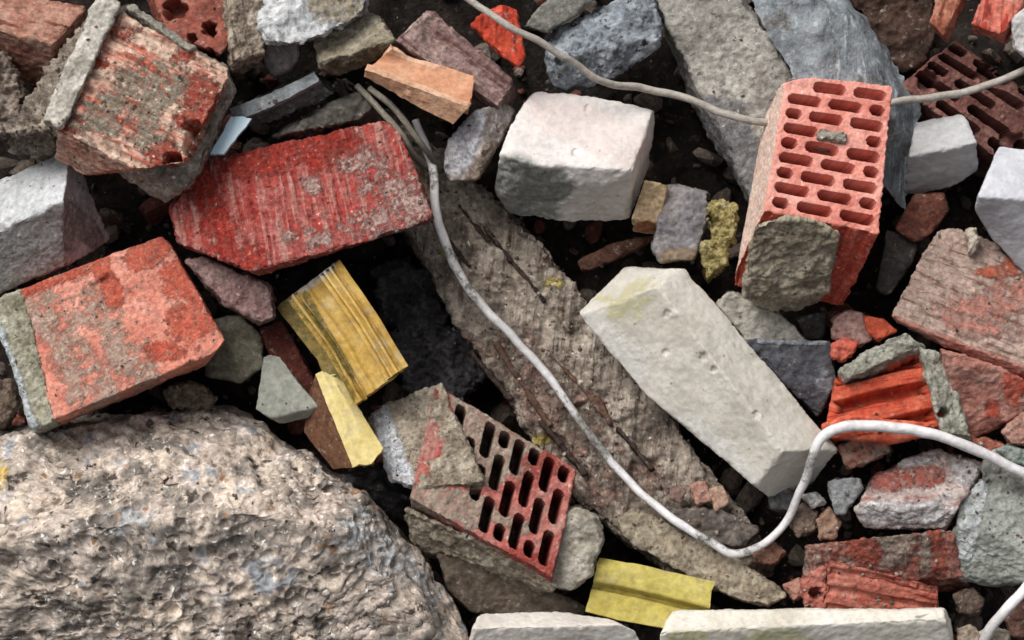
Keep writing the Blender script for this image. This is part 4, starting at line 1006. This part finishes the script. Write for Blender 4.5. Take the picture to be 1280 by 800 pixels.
solid('silicate_brick', M('bottom_silicate', [(186, 178, 168), (206, 198, 188), (214, 208, 200)], l1=[(170, 164, 128), (184, 176, 144)], **silic), [(590, 786, 80), (790, 780, 80), (830, 860, 20), (560, 860, 20)], back=[(600, 764, 50), (760, 764, 40), (820, 820, -60), (580, 840, -60)], cell=1.8, sm=6,
      cuts=[((574, 800), (600, 766)), ((600, 766), (700, 764)), ((700, 764), (764, 774)), ((764, 774), (824, 802))], rough=((60, 1.6), (22, .5), (6, .35)), rand=3, rd=(.84, .93), chip=(8, 10), label='white silicate brick cut by the bottom edge, the left one', cat='brick', group='white silicate bricks')
solid('silicate_brick', M('bottom_cream_silicate', [(190, 182, 166), (208, 202, 188), (216, 210, 200)], l1=[(172, 168, 122), (186, 182, 142)], jit=.7, **silic), [(824, 776, 104), (1180, 764, 104), (1200, 860, 30), (824, 870, 30)], back=[(844, 758, 60), (1178, 758, 60), (1206, 800, -40), (830, 840, -60)], cell=1.8, sm=5,
      cuts=[((822, 800), (823, 776)), ((823, 776), (844, 762)), ((844, 762), (1178, 760)), ((1178, 760), (1204, 778)), ((1204, 778), (1200, 830))], rough=((60, 1.6), (22, .5), (6, .35)), rand=3, rd=(.84, .93), chip=(8, 10), m1=blobs([(860, 796, 30, 10), (970, 798, 40, 10)]), label='long cream silicate brick cut by the bottom edge under the ribbed piece', cat='brick', group='white silicate bricks')

# crumbs lying in the hollows
bm_i = None
def ico():
    import bmesh
    bm = bmesh.new()
    bmesh.ops.create_icosphere(bm, subdivisions=2, radius=1)
    v = np.array([t.co[:] for t in bm.verts])
    f = np.array([[l.index for l in t.verts] for t in bm.faces])
    bm.free()
    return v, f
IV, IF = ico()
def chunk(rs, c, r):
    v = IV.copy()
    for _ in range(9):
        d = rs.normal(size=3)
        d /= np.linalg.norm(d)
        h = rs.uniform(0.35, 0.8)
        t = v @ d
        v = v * np.where(t > h, h / np.maximum(t, 1e-6), 1)[:, None]
    v = v * np.array([1, rs.uniform(.5, 1), rs.uniform(.4, .9)])
    a = rs.normal(size=(3, 3))
    qm, _ = np.linalg.qr(a)
    if np.linalg.det(qm) < 0:
        qm[:, 0] *= -1
    return (v @ qm.T) * r + c
rs = np.random.RandomState(3)
vs, fs_, lc, tn = [], [], [], []
nn = 0
def gz(x, y):
    return float(base_z(x, y))
for k in range(5400):
    if k < 3200:
        x, y = rs.uniform(-0.56, 0.56), rs.uniform(-0.36, 0.42)
        r = PX * 3 * math.exp(rs.uniform(0, 1.0) ** 1.5 * 2.4)
    else:
        while True:
            x, y = rs.uniform(-1.5, 1.5), rs.uniform(-1.1, 1.2)
            if abs(x) > 0.6 or y < -0.38 or y > 0.46:
                break
        r = PX * 9 * math.exp(rs.uniform(0, 2.2))
    h = 0.035 * fbm(np.array([[x, y, gz(x, y)]]) / 0.16, 5)[0]
    v = chunk(rs, np.array([x, y, gz(x, y) + h + 0.3 * r]), r)
    vs.append(v)
    fs_.append(IF + nn)
    nn += len(v)
    lc.append((v - v.mean(0)) / PX + rs.uniform(-900, 900, 3))
    tn.append(np.full(len(v), rs.uniform(0, 1)))
bpy.context.view_layer.update()
dg = bpy.context.evaluated_depsgraph_get()
kk = 0
n_top = 0
while kk < 1500:
    kk += 1
    a = rs.uniform(-0.02, 1.02, 2) * (1280, 800)
    if kk < 500:                                  # most lie on the long beam and in the lower right
        t_ = rs.uniform(0, 1)
        a = np.array((540 + 390 * t_, 250 + 440 * t_)) + rs.normal(size=2) * 55
    if kk > 1150:
        a = np.array((rs.uniform(930, 1280), rs.uniform(540, 780)))
    tgt = P([(a[0], a[1], 0)])[0]
    ok_, hp, hn, _i, ho, _m = sc.ray_cast(dg, mathutils.Vector(CAM), mathutils.Vector(tgt - CAM).normalized())
    if not ok_ or hn.z < 0.55 or ho.get('category') in ('cable', 'plastic sheet', 'wire', 'boulder', 'plastic profile', 'tile shard', 'tile fragment') or 'silic' in ho.name or ho.name.startswith('perfor') or 'block' in ho.name:
        continue
    r = PX * 1.2 * math.exp(rs.uniform(0, 1.3))
    n_top = n_top + 1
    v = chunk(rs, np.array(hp) + np.array(hn) * r * 0.25, r)
    vs.append(v)
    fs_.append(IF + nn)
    nn += len(v)
    lc.append((v - v.mean(0)) / PX + rs.uniform(-900, 900, 3))
    tn.append(np.full(len(v), rs.uniform(0, 1) if rs.rand() < .4 else 2.0))
vs, lc, tn = np.concatenate(vs), np.concatenate(lc), np.concatenate(tn)
gm = M('crumb_mix', [(58, 49, 43), (98, 86, 76), (132, 118, 105)], f=400, fs=6, mott=0.6, l1=[(105, 48, 38), (130, 66, 52)], l2=[(150, 134, 118), (190, 176, 160)], jit=0.05, bump=0.6)
o = link('gravel', vs, None, gm, None, {'loc': lc, 'm1': ((tn > 0.78) & (tn < 1.5)).astype(float), 'm2': (tn > 1.5).astype(float)}, smooth=False, tris=np.concatenate(fs_))
o['kind'] = 'stuff'
tag(o, 'small dark crumbs of brick and mortar in the hollows between the rubble', 'gravel')
